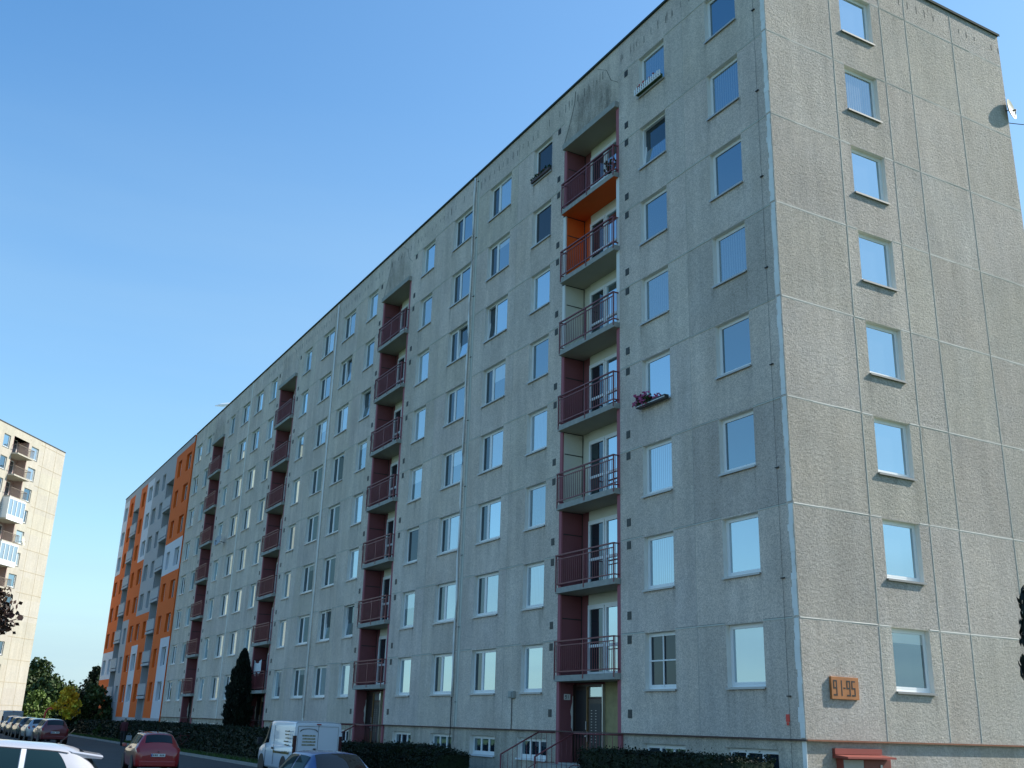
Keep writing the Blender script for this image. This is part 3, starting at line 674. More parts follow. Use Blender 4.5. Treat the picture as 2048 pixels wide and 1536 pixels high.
for s in range(4):
    b = -SEC*s; x0, x1 = b-11.2, b-7.3; mb = MB(); NX, NZ = 18, 12
    def wgt(fx, fz):
        lim = .92-.75*max(0, fx-.55)**1.5*3 if fx > .25 else .15+3.1*fx     # rises steeply at the left, falls away to the right
        e_ = max(0, min(1, (lim-fz)*3.2)); side = max(0, min(1, fx*9))*max(0, min(1, (1-fx)*7)); return (.8 if s == 0 else (.55, .3, .42)[s-1])*e_*side*(.65+.6*noise.noise(Vector((fx*7, fz*1.5, s*3.7))))
    for i in range(NX):
        for j in range(NZ):
            q = [(i/NX, j/NZ), ((i+1)/NX, j/NZ), ((i+1)/NX, (j+1)/NZ), (i/NX, (j+1)/NZ)]
            ws = [max(0, wgt(*k)) for k in q]
            if max(ws) < .01: continue
            mb.quad(*[(x0+(x1-x0)*a, -.003, 21.36+(ROOF-.14-21.36)*c_) for a, c_ in q], 0, tuple((w_, w_, w_) for w_ in ws))
    # dark crack lines
    cr = [(x0+.1, 21.4), (x0+.55, 22.2), (x0+.85, 22.9), (x0+.9, 23.4)]
    for (a, b1), (c_, d_) in zip(cr, cr[1:]): mb.quad((a-.02, -.006, b1), (a+.03, -.006, b1), (c_+.03, -.006, d_), (c_-.02, -.006, d_), 1)
    cr = [(x1-.15, 22.15), (x1-.6, 22.5), (x1-.9, 23.1), (x1-1.5, 23.5)]
    for (a, b1), (c_, d_) in zip(cr, cr[1:]): mb.quad((a-.015, -.006, b1), (a+.015, -.006, b1), (c_+.015, -.006, d_), (c_-.015, -.006, d_), 1)
    wadd(mb, [soot, M['groove']])
# dirt runs below the ends of the sills
mb = MB(); rq = random.Random(41)
def run(P, xc, w, z0, L, a):
    for j in range(4):
        wa, wb = a*(1-j/4), a*(1-(j+1)/4); za, zb_ = z0-L*j/4, z0-L*(j+1)/4; wv = w*(1-.12*j)
        mb.quad(P(xc-wv, zb_), P(xc, zb_), P(xc, za), P(xc-wv, za), 0, ((0, 0, 0), (wb,)*3, (wa,)*3, (0, 0, 0)))
        mb.quad(P(xc, zb_), P(xc+wv, zb_), P(xc+wv, za), P(xc, za), 0, ((wb,)*3, (0, 0, 0), (0, 0, 0), (wa,)*3))
for (s, kind, k, x0, x1) in wins:
    if s > 2: continue
    for xc in (x0+rq.uniform(-.03, .05), x1+rq.uniform(-.05, .03), rq.uniform(x0, x1)): run(lambda x, z: (x, -.0025, z), xc, rq.uniform(.05, .14), WZ0+H*k-.07, rq.uniform(.35, 1.1), rq.uniform(.15, .5))
for k in range(8):
    for xc in (3.14, 4.54, 3.8, rq.uniform(5, 10), rq.uniform(5, 10), rq.uniform(.3, 2.5)): run(lambda y, z: (.0035, y, z), xc+rq.uniform(-.05, .05), rq.uniform(.06, .2), (WZ0+H*k-.07) if xc < 4.6 and xc > 3 else H*(k+1)-.05, rq.uniform(.5, 1.6), rq.uniform(.10, .32))
wadd(mb, [soot])
# drip notches near the roof edge
mb = MB(); rq = random.Random(3)
for i in range(118):
    x = -0.9-i*0.42+rq.uniform(-.05, .05)
    if rq.random() < .12: continue
    hh = rq.uniform(.16, .36); t = rq.uniform(.010, .020); zz = 23.02+rq.uniform(-.06, .06)
    mb.box(x-t, x+t, -.004, .001, zz-hh/2, zz+hh/2)
for i in range(26):
    y = .5+i*.42+rq.uniform(-.05, .05); hh = rq.uniform(.14, .34)
    if rq.random() < .15: continue
    mb.box(-.001, .004, y-.018, y+.018, 23.05-hh/2, 23.05+hh/2)
wadd(mb, [M['groove']])
gb(WALL.build('wall', WMATS, fix=False))
# entrance stairs and handrails
for s in (0, 1):
    b = -SEC*s; mb = MB(); xl, xr = b-11.12, b-9.05
    mb.box(xl-.05, b-7.38, -.62, 0.0, GZ-.2, -1.0); mb.box(b-10.87, b-7.62, -.002, .60, GZ-.2, -.951)
    for q in range(4): mb.box(xl-.05, xr+.05, -.62-.32*(q+1), -.62-.32*q, GZ-.2, -1.0-.165*(q+1))
    st = gb(mb.build('entrance_stairs', [M['slab']]))
    zr = -.06; ye, ze = -1.95, -.74
    for path in ([(xl, .0, zr), (xl, -.60, zr), (xl, ye, ze), (xl, ye, GZ)], [(b-7.42, -.02, zr), (b-7.42, -.60, zr), (xr, -.60, zr), (xr, ye, ze), (xr, ye, GZ)]):
        mb = MB()
        for a_, c_ in zip(path, path[1:]):
            mb.tube([a_, c_], .024, 6)
            L_ = (Vector(c_)-Vector(a_)); hl = math.hypot(L_.x, L_.y)
            if hl < .1: continue
            nb = max(1, int(hl/.16))
            for k in range(nb):
                p = Vector(a_).lerp(Vector(c_), (k+.5)/nb); mb.tube([p, (p.x, p.y, p.z-.90)], .008, 5)
            mb.tube([Vector(a_)-Vector((0, 0, .9)), Vector(c_)-Vector((0, 0, .9))], .012, 5)
        h_ = mb.build('handrail', [M['railred']]); h_.parent = st
# sign marks on the front near the corner
mb = MB(); mb.box(-.62, -.50, -.015, 0, .38, .55); mb.box(-.60, -.52, -.02, -.015, .30, .37)
gb(mb.build('utility_marker', [M['brightred']]))

# things on the grey building
mb = MB(); mb.box(0.0, .07, .84, 1.75, .93, 1.45, 0)
sg = mb.build('house_number_sign', [M['rust']], bevel=.006); tag(sg, 'rusty orange plate reading 91-95 on the pebbled end wall', 'sign')
xx = .90
for ch, w in (('9', .13), ('1', .13), ('-', .08), ('9', .13), ('5', .13)):
    t_ = MB()
    if ch == '-': seg7(t_, '-', 0, 0, .07, .36, .035, 0, .004)
    else: seg7(t_, ch, 0, 0, .125, .36, .034, 0, .004)
    mb = MB(); k0 = 0; mb.v += [(.072-v[1]*1.0+.001, xx+v[0], 1.01+v[2]) for v in t_.v]; mb.f += t_.f; mb.m += t_.m; mb.c += t_.c; mb.sm += t_.sm
    mb.build('digit' if ch != '-' else 'dash', [M['ink']], sg)
    xx += .165 if ch != '-' else .11
# cabinet with red canopy
cb = empty('utility_cabinet', (0.0, 1.7, GZ)); tag(cb, 'red-roofed utility cabinet with a grey and a brown door against the end wall', 'cabinet')
def cbp(o): o.parent = cb; o.location = (0, -1.7, -GZ); return o
mb = MB(); mb.box(-PB, .15, .98, 2.56, GZ, -.41)
cbp(mb.build('body', [M['redpaint']]))
mb = MB(); mb.box(-PB, .02, .87, 2.43, -.31, -.18)
mb.quad((-.06, .86, -.315), (-.06, 2.46, -.315), (.42, 2.46, -.36), (.42, .86, -.36)); mb.quad((-.06, .86, -.40), (-.06, 2.46, -.40), (.42, 2.46, -.40), (.42, .86, -.40))
mb.quad((.42, .86, -.36), (.42, 2.46, -.36), (.42, 2.46, -.40), (.42, .86, -.40)); mb.quad((-.06, .86, -.315), (.42, .86, -.36), (.42, .86, -.40), (-.06, .86, -.40)); mb.quad((-.06, 2.46, -.315), (.42, 2.46, -.36), (.42, 2.46, -.40), (-.06, 2.46, -.40))
cbp(mb.build('canopy', [M['redpaint']], fix=False))
mb = MB(); mb.box(.15, .17, .985, 1.62, GZ, -.43); cbp(mb.build('door', [M['greydoor']]))
mb = MB(); mb.box(.15, .175, 1.63, 2.5, GZ, -.43); mb.box(.175, .2, 2.15, 2.21, -.60, -.53, 1); mb.box(.175, .2, 2.16, 2.2, -.72, -.67, 1)
cbp(mb.build('door', [M['browndoor'], M['steel']]))
# satellite dishes
def dish(name, loc, rad, dirv, mat, label, mount):
    d = Vector(dirv).normalized(); q = d.to_track_quat('Z', 'Y').to_matrix()
    root = empty(name, loc); tag(root, label, 'satellite dish')
    bm = MB(); n = 28; rings = 5; idx = []
    for side in (0, 1):
        for r_ in range(rings+1):
            for a in range(n):
                rr_ = rad*r_/rings; z = .22*rad*(r_/rings)**2-side*.012; v = q @ Vector((rr_*cos(2*pi*a/n)*.92, rr_*sin(2*pi*a/n), z)); bm.v.append(tuple(v))
        o_ = side*(rings+1)*n
        for r_ in range(rings):
            for a in range(n): bm.f.append((o_+r_*n+a, o_+r_*n+(a+1) % n, o_+(r_+1)*n+(a+1) % n, o_+(r_+1)*n+a)); bm.m.append(0); bm.c.append((1, 1, 1)); bm.sm.append(True)
    bm.build('reflector', [mat], root, fix=False)
    m2 = MB(); f = q @ Vector((0, -rad*.9, .1)); g = q @ Vector((0, -rad*.25, rad*.55)); m2.tube([f, g], .015, 6); m2.tube([g, g+(q @ Vector((0, 0, -.12)))], .03, 8)
    m2.tube([q @ Vector((0, 0, -.01)), Vector(mount)-Vector(loc)], .02, 6)
    m2.build('arm', [M['darkmetal']], root); return root
dish('satellite_dish', (.05, 11.04, 20.66), .38, (.97, .25, .10), M['dishcream'], 'cream satellite dish on the far edge of the end wall high up', (0, 10.9, 20.6))
dish('satellite_dish', (-57.4, -.45, 12.3), .42, (.3, -.9, .35), M['rubbergrey'], 'small dark satellite dish beside the farthest grey balcony column', (-57.4, 0, 12.2))
mb = MB(); P0 = Vector((-.05, 11.03, 20.2)); P1 = Vector((9, 62, 32)); pts = [P0.lerp(P1, t/14)+Vector((0, 0, -1.2*4*(t/14)*(1-t/14))) for t in range(15)]
mb.tube(pts, .014, 5); tag(mb.build('overhead_cable', [M['darkmetal']]), 'thin dark cable leaving the end wall below the cream dish', 'cable')

# ---------------------------------------------------------------- flower boxes
def blobs(mb, n, x0, x1, y0, y1, z0, z1, r, m, rg, ztop=None):
    for i in range(n):
        c = Vector((rg.uniform(x0, x1), rg.uniform(y0, y1), rg.uniform(z0, z1)))
        for q in range(3):
            a = Vector((rg.uniform(-1, 1), rg.uniform(-1, 1), rg.uniform(-1, 1))).normalized()*r; b = a.cross(Vector((rg.uniform(-1, 1), rg.uniform(-1, 1), rg.uniform(-1, 1)))).normalized()*r
            mb.quad(c-a, c-b, c+a, c+b, m)
bx = (-6.22-4.80)/2
fb = empty('window_planter', (bx, -.10, WZ0+H*7)); tag(fb, 'white picket planter with red flowers on the top right window ledge', 'flower box')
mb = MB()
for i in range(13): x = -.70+i*.116; mb.box(x-.03, x+.03, -.10, -.08, .0, .23+.03*(i % 2))
mb.box(-.72, .72, -.075, -.06, .02, .07); mb.box(-.72, .72, -.075, -.06, .13, .16); mb.build('picket_front', [M['pvc']], fb)
mb = MB(); mb.box(-.68, .68, -.058, .06, .004, .13); mb.build('trough', [M['greenleaf']], fb)
mb = MB(); rg = random.Random(4); blobs(mb, 34, -.6, .4, -.05, .05, .12, .27, .035, 0, rg); blobs(mb, 22, -.6, -.15, -.09, .02, .22, .33, .035, 1, rg); blobs(mb, 14, .0, .35, -.09, .02, .24, .34, .035, 1, rg)
mb.build('geraniums', [M['greenleaf'], M['redflower']], fb, fix=False)
cx_ = (-13.40-11.97)/2
fb = empty('window_planter', (cx_, -.04, WZ0+H*7)); tag(fb, 'brown planter of dark green plants on a top floor ledge left of the nearest balconies', 'flower box')
mb = MB(); mb.box(-.70, .68, -.10, .08, .0, .12); mb.build('trough', [simple('brown_trough', (.07, .04, .035), .6)], fb, bevel=.01)
mb = MB(); blobs(mb, 90, -.72, .68, -.11, .06, .1, .26, .045, 0, rg); blobs(mb, 8, -.3, .3, -.1, .04, .22, .3, .03, 1, rg); mb.build('foliage', [M['greenleaf'], M['redflower']], fb, fix=False)
fb = empty('window_planter', (bx, -.12, WZ0+H*3)); tag(fb, 'dark planter spilling pink flowers at a fourth floor window', 'flower box')
mb = MB(); mb.box(-.74, .70, -.10, .06, -.06, .06); mb.box(-.74, .70, -.11, -.10, -.02, .0, 1); mb.build('trough', [M['darkmetal'], M['pvc']], fb)
mb = MB(); blobs(mb, 70, -.76, .0, -.16, .05, .0, .26, .05, 0, rg); blobs(mb, 110, -.82, -.15, -.20, .05, -.04, .38, .045, 1, rg); blobs(mb, 22, -.1, .35, -.12, .04, .05, .22, .04, 1, rg)
mb.build('petunias', [M['greenleaf'], M['pinkflower']], fb, fix=False)
# plant on the top balcony, laundry on the third column
pl = empty('potted_plant', (-8.2, .15, 1.68+H*6)); tag(pl, 'leafy green pot plant on the topmost near balcony', 'plant')
mb = MB(); mb.tube([(0, 0, 0), (0, 0, .28)], [.1, .14], 12); mb.build('pot', [M['pvc']], pl)
mb = MB(); blobs(mb, 60, -.25, .25, -.15, .15, .3, .95, .06, 0, rg); mb.build('foliage', [M['greenleaf']], pl, fix=False)
mb = MB(); b = -SEC*2; X0, X1 = b-10.3, b-8.9
prev = None
for i in range(17):
    x = X0+(X1-X0)*i/16; y = -.05+.03*sin(i*1.3); zt_ = 1.68+1.80-.22*sin(pi*i/16); zb_ = 1.68+.95+.12*sin(i*.9)
    if prev: mb.quad(prev[0], (x, y, zb_), (x, y, zt_), prev[1])
    prev = ((x, y, zb_), (x, y, zt_))
o = mb.build('laundry_sheet', [M['cloth']], fix=False); o.modifiers.new('t', 'SOLIDIFY').thickness = .006
tag(o, 'white sheet hung to dry above a balcony railing behind the thuja', 'laundry')

# ================================================================ ORANGE AND WHITE BUILDING
OB = empty('apartment_building', (0, 0, GZ)); tag(OB, 'renovated far block with orange and white patchwork facade', 'apartment building')
SECO = 17.0; KX = SECO/SEC; XO0, XO1 = XL-0.05, XL-0.05-2*SECO; OY = -0.10; ROOFO = 23.6
def ob(o): o.parent = OB; o.location = (o.location[0], o.location[1], o.location[2]-GZ); return o
openO = []; ow = []
pat = {(0, 'A'): 'OOOWOOWW', (0, 'B'): 'OOOWOOOO', (0, 'C'): 'GGGGGOOO', (0, 'D'): 'GGGGGOWW', (1, 'A'): 'WWWOOOOO', (1, 'B'): 'OOOOOGGG', (1, 'C'): 'OOOOOOGG', (1, 'D'): 'GGGOOOGO'}
pat[(1, 'A')] = 'WWWOOOOO'; pat[(1, 'B')] = 'OOOOOGGG'; pat[(1, 'C')] = 'OOOOOOWO'; pat[(1, 'D')] = 'WWWOOOWO'; pat[(0, 'A')] = 'OOOWOOWW'
cols = []
for s in (0, 1):
    b = XO0-SECO*s
    e = [b, b-3.8*KX, b-7.42*KX, b-11.05*KX, b-14.6*KX, b-SECO]
    for i, nm in enumerate('ABXCD'): cols.append((s, nm, e[i+1], e[i]))
    for (kind, x0, x1), nm in zip(slots(s), 'ABXCD'):
        x0 = XO0+x0*KX; x1 = XO0+x1*KX
        if s == 0 and nm == 'A': x0, x1 = b-2.6, b-.75
        if kind == 'l': openO.append((x0, x1, -.9, 21.1, 0)); continue
        for k in range(8): openO.append((x0, x1, WZ0+H*k, WZ1+H*k)); ow.append((s, nm, k, x0, x1))
def colO(x, z):
    for s, nm, a, b in cols:
        if a <= x <= b:
            if nm == 'X' or z > 22.4+.65 or z < -.15: return 'G'
            k = min(7, max(0, int((z-.75)//H)+0)) if z > .75 else 0
            return pat[(s, nm)][7-k]
    return 'G'
TC = {'O': (1.0, 1.0, 1.0), 'W': (1.0, 1.0, 1.0), 'G': (1, 1, 1)}
rend = {}
for nm, c_ in (('O', (0.80, 0.135, 0.012)), ('W', (0.66, 0.66, 0.70)), ('G', (0.42, 0.41, 0.42))):
    rend[nm] = simple('render_'+{'O': 'orange', 'W': 'white', 'G': 'grey'}[nm], c_, .9, var=.04, scale=1.5)
mb = MB(); xs = sorted(set([c[2] for c in cols]+[c[3] for c in cols]+[o_[0] for o_ in openO]+[o_[1] for o_ in openO])); zs = sorted(set([-.15, 23.05, ROOFO, GZ-.2]+[.75+H*k for k in range(0, 9)]+[o_[2] for o_ in openO]+[o_[3] for o_ in openO]))
order = 'OWG'
for i in range(len(xs)-1):
    if xs[i+1]-xs[i] < 1e-3: continue
    for j in range(len(zs)-1):
        if zs[j+1]-zs[j] < 1e-3: continue
        cx, cz = (xs[i]+xs[i+1])/2, (zs[j]+zs[j+1])/2
        if any(o_[0] < cx < o_[1] and o_[2] < cz < o_[3] for o_ in openO): continue
        mb.quad((xs[i], OY, zs[j]), (xs[i+1], OY, zs[j]), (xs[i+1], OY, zs[j+1]), (xs[i], OY, zs[j+1]), order.index(colO(cx, cz)))
for o_ in openO:
    if len(o_) > 4: continue
    c_ = order.index(colO((o_[0]+o_[1])/2, (o_[2]+o_[3])/2)); d = .26; x0, x1, z0, z1 = o_
    mb.quad((x0, OY, z0), (x0, OY+d, z0), (x0, OY+d, z1), (x0, OY, z1), c_); mb.quad((x1, OY, z0), (x1, OY+d, z0), (x1, OY+d, z1), (x1, OY, z1), c_)
    mb.quad((x0, OY, z1), (x1, OY, z1), (x1, OY+d, z1), (x0, OY+d, z1), c_); mb.quad((x0, OY, z0), (x1, OY, z0), (x1, OY+d, z0), (x0, OY+d, z0), c_)
mb.quad((XO0, OY, GZ), (XO0, .01, GZ), (XO0, .01, ROOFO), (XO0, OY, ROOFO), 0)
mb.quad((XO1, OY, GZ), (XO1, 11.4, GZ), (XO1, 11.4, ROOFO), (XO1, OY, ROOFO), 2); mb.quad((XO0, 11.39, GZ), (XO1, 11.39, GZ), (XO1, 11.39, ROOFO), (XO0, 11.39, ROOFO), 2)
ob(mb.build('wall', [rend['O'], rend['W'], rend['G']], fix=False))
mb = MB(); mb.box(XO1-.05, XO0-.01, OY-.05, 11.44, ROOFO, ROOFO+.07); ob(mb.build('roof', [M['darktrim']]))
for s, nm, k, x0, x1 in ow:
    r_ = random.Random(s*31+k*5+ord(nm)); o_ = window(OB, (x0+x1)/2, OY+.10, WZ0+H*k-GZ, x1-x0, WZ1-WZ0, 'double' if x1-x0 > 1.7 else 'single', r_.choice(['gl_dark', 'gl_refl', 'gl_curt', 'gl_dark']), sill=False)
for s in (0, 1):
    b = XO0-SECO*s; x0, x1 = b-11.05*KX, b-7.42*KX
    for j in range(7):
        zt = 1.68+H*j; zb = 1.45+H*j; ce = 1.45+H*(j+1); mb = MB()
        mb.box(x0+.02, x1-.02, OY-.12, OY, zb, zt); mb.box(x0+.02, x1-.02, OY, 1.0, zb+.002, zt)
        sl = ob(mb.build('balcony_slab', [M['rubbergrey']]))
        mb = MB(); mb.box(x0+.002, x0+.1, OY+.005, 1.0, zt, ce); mb.box(x1-.1, x1-.002, OY+.005, 1.0, zt, ce); mb.box(x0+.1, x1-.1, .9, 1.0, zt, ce)
        c_ = mb.build('bay_wall', [rend['G']]); c_.parent = sl
        mb = MB(); mb.box(x0+.04, x1-.04, OY-.10, OY-.08, zt+.08, zt+1.0); mb.box(x0+.02, x1-.02, OY-.12, OY-.07, zt+1.0, zt+1.05); mb.box(x1-.06, x1-.03, OY-.08, OY+.03, zt+.08, zt+1.05); mb.box(x0+.03, x0+.06, OY-.08, OY+.03, zt+.08, zt+1.05)
        c_ = mb.build('railing', [M['rubbergrey']]); c_.parent = sl
        mb = MB(); mb.box(x0+1.0, x1-.6, .86, .9, zt, zt+2.2); mb.box(x0+1.1, x0+1.9, .85, .86, zt+.1, zt+2.1, 1); mb.box(x0+2.0, x1-.7, .85, .86, zt+.1, zt+2.1, 1)
        c_ = mb.build('balcony_door', [M['pvc'], M['gl_dark']]); c_.parent = sl
    for nm_, bb_ in (('entrance_wall', (x0+.09, x1-.09, .4, .6, -.9, 1.44)), ('canopy_beam', (x0+.02, x1-.02, OY+.003, 1, 21.1, 21.3)), ('entrance_jamb', (x0+.003, x0+.08, OY+.005, 1, -.9, 1.44)), ('entrance_jamb', (x1-.08, x1-.003, OY+.005, 1, -.9, 1.44))):
        mb = MB(); mb.box(*bb_); ob(mb.build(nm_, [rend['G']]))
    mb = MB(); mb.box(x0+.9, x1-.9, .34, .4, -.85, 1.3); mb.box(x0+1.1, x1-1.1, .33, .34, -.6, 1.2, 1); ob(mb.build('entrance_door', [M['doorbrown'], M['gl_dark']]))

# ================================================================ CREAM TOWER, FAR LEFT
TB = empty('apartment_tower', (-136.27, -4.63, GZ), R(90+55.37)); tag(TB, 'tall cream sunlit apartment tower with recessed balconies at the left edge', 'apartment building')
ZT = 34.86; OFF = 1.23; LW = 31.0
M['towerwall'] = wallmat('tower_wall', (0.51, 0.47, 0.405), .05, 8, .01, 10, .10, .05)
M['towerpink'] = simple('tower_bay', (0.42, 0.30, 0.27), .9, var=.08)
def tb(o, z=True): o.parent = TB; o.location = (o.location[0], o.location[1], o.location[2]-GZ); return o
openT = []; tw = []; tbay = []
units = [0, -19.0, -38.0]
for ub in units:
    for c_, w in ((-7.6, 1.8), (-14.3, 1.5), (-17.6, 1.8)):
        x = ub+c_
        if x-w/2 < -LW+.5: continue
        for i in range(12):
            z1 = ZT-OFF-H*i; openT.append((x-w/2, x+w/2, z1-1.65, z1)); tw.append((x, z1-1.65, w, i))
    if ub-12.9 > -LW: openT.append((ub-12.9, ub-9.1, .7, ZT-1.0, 0)); tbay.append((ub-12.9, ub-9.1))
tt = panel_tone(21, .03)
mb = MB(); facade(mb, [0, -2.2, -5.2, -LW], [-1.9]+[ZT-.35-H*i for i in range(13)]+[ZT], openT, idm, lambda x, z: tt(int(x/4), int(z/2.8)), 0, 1)
mb.quad((0, 0, GZ), (0, 12, GZ), (0, 12, ZT), (0, 0, ZT), 0); mb.quad((-LW, 0, GZ), (-LW, 12, GZ), (-LW, 12, ZT), (-LW, 0, ZT), 0); mb.quad((-LW, 12, GZ), (0, 12, GZ), (0, 12, ZT), (-LW, 12, ZT), 0)
TW = mb
mb = MB(); mb.box(-LW-.05, .05, -.05, 12.05, ZT, ZT+.12); tb(mb.build('roof', [M['roof']]))
mb = MB()
for i in range(13):
    z = ZT-.35-H*i-.15
    for a, b in ((-6.3, -.02), (-9.0, -8.9)): mb.box(a, b, -.02, .0, z-.03, z+.03)
for x in (-2.3, -5.3): mb.box(x-.03, x+.03, -.015, 0, GZ, ZT-.1)
TW.add(mb, 2); tb(TW.build('wall', [M['towerwall'], M['towerwall'], simple('tower_seam', (.44, .37, .26), .9)], fix=False))
for x, z, w, i in tw:
    r_ = random.Random(int(x*10)+i*3); window(TB, x, 0, z-GZ, w, 1.65, 'single', r_.choice(['gl_dark', 'gl_refl', 'gl_sheer', 'gl_blind']))
for x0, x1 in tbay:
    for i in range(12):
        zt = ZT-OFF-H*i-1.65-.35; ce = min(zt+H-.18, ZT-1.0); mb = MB()
        mb.box(x0+.02, x1-.02, -.9, 1.4, zt-.18, zt); sl = tb(mb.build('balcony_slab', [M['towerwall']]))
        mb = MB(); mb.box(x0+.002, x0+.12, .004, 1.4, zt, ce); mb.box(x1-.12, x1-.002, .004, 1.4, zt, ce); mb.box(x0+.12, x1-.12, 1.3, 1.4, zt, ce)
        c_ = mb.build('bay_wall', [M['towerpink']]); c_.parent = sl
        mb = MB(); mb.box(x0+.4, x1-.8, 1.24, 1.3, zt, zt+2.3); mb.box(x0+.5, x0+1.4, 1.22, 1.24, zt+.1, zt+2.2, 1); mb.box(x0+1.5, x1-.9, 1.22, 1.24, zt+.1, zt+2.2, 1)
        c_ = mb.build('balcony_door', [M['pvc'], M['gl_dark']]); c_.parent = sl
        mb = MB(); h_ = 1.05
        if i in (3, 5):
            mb.box(x0, x1, -.93, -.88, zt-.2, zt+h_*.45); mb.box(x0, x1, -.93, -.88, ce-.2, ce)
            for q in range(5): x = x0+(x1-x0)*q/4; mb.box(x-.06, x+.06, -.95, -.86, zt, ce)
            mb.quad((x0, -.9, zt), (x1, -.9, zt), (x1, -.9, ce), (x0, -.9, ce), 1)
            mb.box(x1-.04, x1, -.86, 0, zt, ce, 0); mb.box(x0, x0+.04, -.86, 0, zt, ce, 0)
            c_ = mb.build('glazed_enclosure', [M['pvc'], M['gl_sheer']], fix=False); c_.parent = sl
        else:
            for q in range(24): x = x0+.03+(x1-x0-.06)*q/23; mb.box(x-.012, x+.012, -.88, -.86, zt, zt+h_)
            mb.box(x0, x1, -.9, -.84, zt+h_, zt+h_+.05); mb.box(x0, x0+.04, -.86, .0, zt+h_, zt+h_+.05); mb.box(x1-.04, x1, -.86, .0, zt+h_, zt+h_+.05)
            for q in range(6): y = -.8+q*.15; mb.box(x1-.03, x1-.01, y, y+.02, zt, zt+h_)
            c_ = mb.build('railing', [simple('tower_rail', (.22, .17, .13), .6) if 'trail' not in M else M['trail']]); c_.parent = sl
            if 'trail' not in M: M['trail'] = c_.data.materials[0]
tm = TB.matrix_basis
pl_ = Matrix.Translation((-136.27, -4.63, 0)) @ Matrix.Rotation(R(145.37), 4, 'Z')
lc = pl_ @ Vector((-8.3, -.9, 21.0)); dish('satellite_dish', lc, .62, pl_.to_3x3() @ Vector((.2, -1, .25)), M['dishcream'], 'round dish beside the glazed balcony of the cream tower', pl_ @ Vector((-8.3, 0, 20.8)))

# ================================================================ GROUND
def sheet(name, x0, x1, y0, y1, z, mat, nx=1, ny=1):
    mb = MB()
    for i in range(nx):
        for j in range(ny):
            a = x0+(x1-x0)*i/nx; b = x0+(x1-x0)*(i+1)/nx; c_ = y0+(y1-y0)*j/ny; d = y0+(y1-y0)*(j+1)/ny
            mb.quad((a, c_, z), (b, c_, z), (b, d, z), (a, d, z))
    return tag(mb.build(name, [mat], fix=False), kind='structure')
sheet('ground', -3000, 3000, -3000, 3000, GZ-.004, M['grass'])
sheet('road', -400, 60, -12.2, -5.0, GZ, M['asphalt'])
sheet('parking_area', -30, 40, -30, -12.4, GZ, M['asphalt'])
sheet('pavement', 1.2, 3.6, -4.8, 40, GZ+.004, M['paving'])
mb = MB(); mb.box(-400, 60, -5.0, -4.86, GZ-.1, GZ+.12); mb.box(-400, -30, -12.35, -12.2, GZ-.1, GZ+.12); tag(mb.build('kerb', [M['kerb']]), kind='structure')
# grass tufts on the verge
mb = MB(); rg = random.Random(2)
for i in range(9000):
    x = -rg.uniform(12, 125); y = rg.uniform(-4.8, -2.7); h_ = rg.uniform(.05, .16); a = rg.uniform(0, pi); w = .03; t = rg.uniform(.6, 1.3)
    dx, dy = cos(a)*w, sin(a)*w; mb.tri((x-dx, y-dy, GZ), (x+dx, y+dy, GZ), (x+rg.uniform(-.04, .04), y+rg.uniform(-.04, .04), GZ+h_), 0, (t, t, t))
tag(mb.build('grass', [leafmat('grass_blades', (.03, .07, .015), (.06, .12, .02))], fix=False), kind='stuff')

# ================================================================ VEGETATION
def at(u, v, D):
    "point on the sight line of target pixel (2048 wide) at horizontal distance D"
    d = (Matrix.Rotation(YAW, 3, 'Z') @ Matrix.Rotation(PITCH, 3, 'X') @ Matrix.Rotation(ROLL, 3, 'Z')) @ Vector(((u-1024)/2068, (768-v)/2068, -1)); hd = math.hypot(d.x, d.y); return CAM+d*(D/hd)
def on_ground(u, D):
    p = at(u, 1430, D); return (p.x, p.y, GZ)
def top_h(u, v, D): return at(u, v, D).z-GZ
def leaf(mb, c, r, rg, m, tone, flat=1.0):
    a = Vector((rg.gauss(0, 1), rg.gauss(0, 1), rg.gauss(0, 1)*flat)).normalized(); b = a.cross(Vector((rg.gauss(0, 1), rg.gauss(0, 1), rg.gauss(0, 1)))).normalized()
    a *= r; b *= r*.7; mb.quad(c-a, c-b, c+a, c+b, m, (tone,)*3)
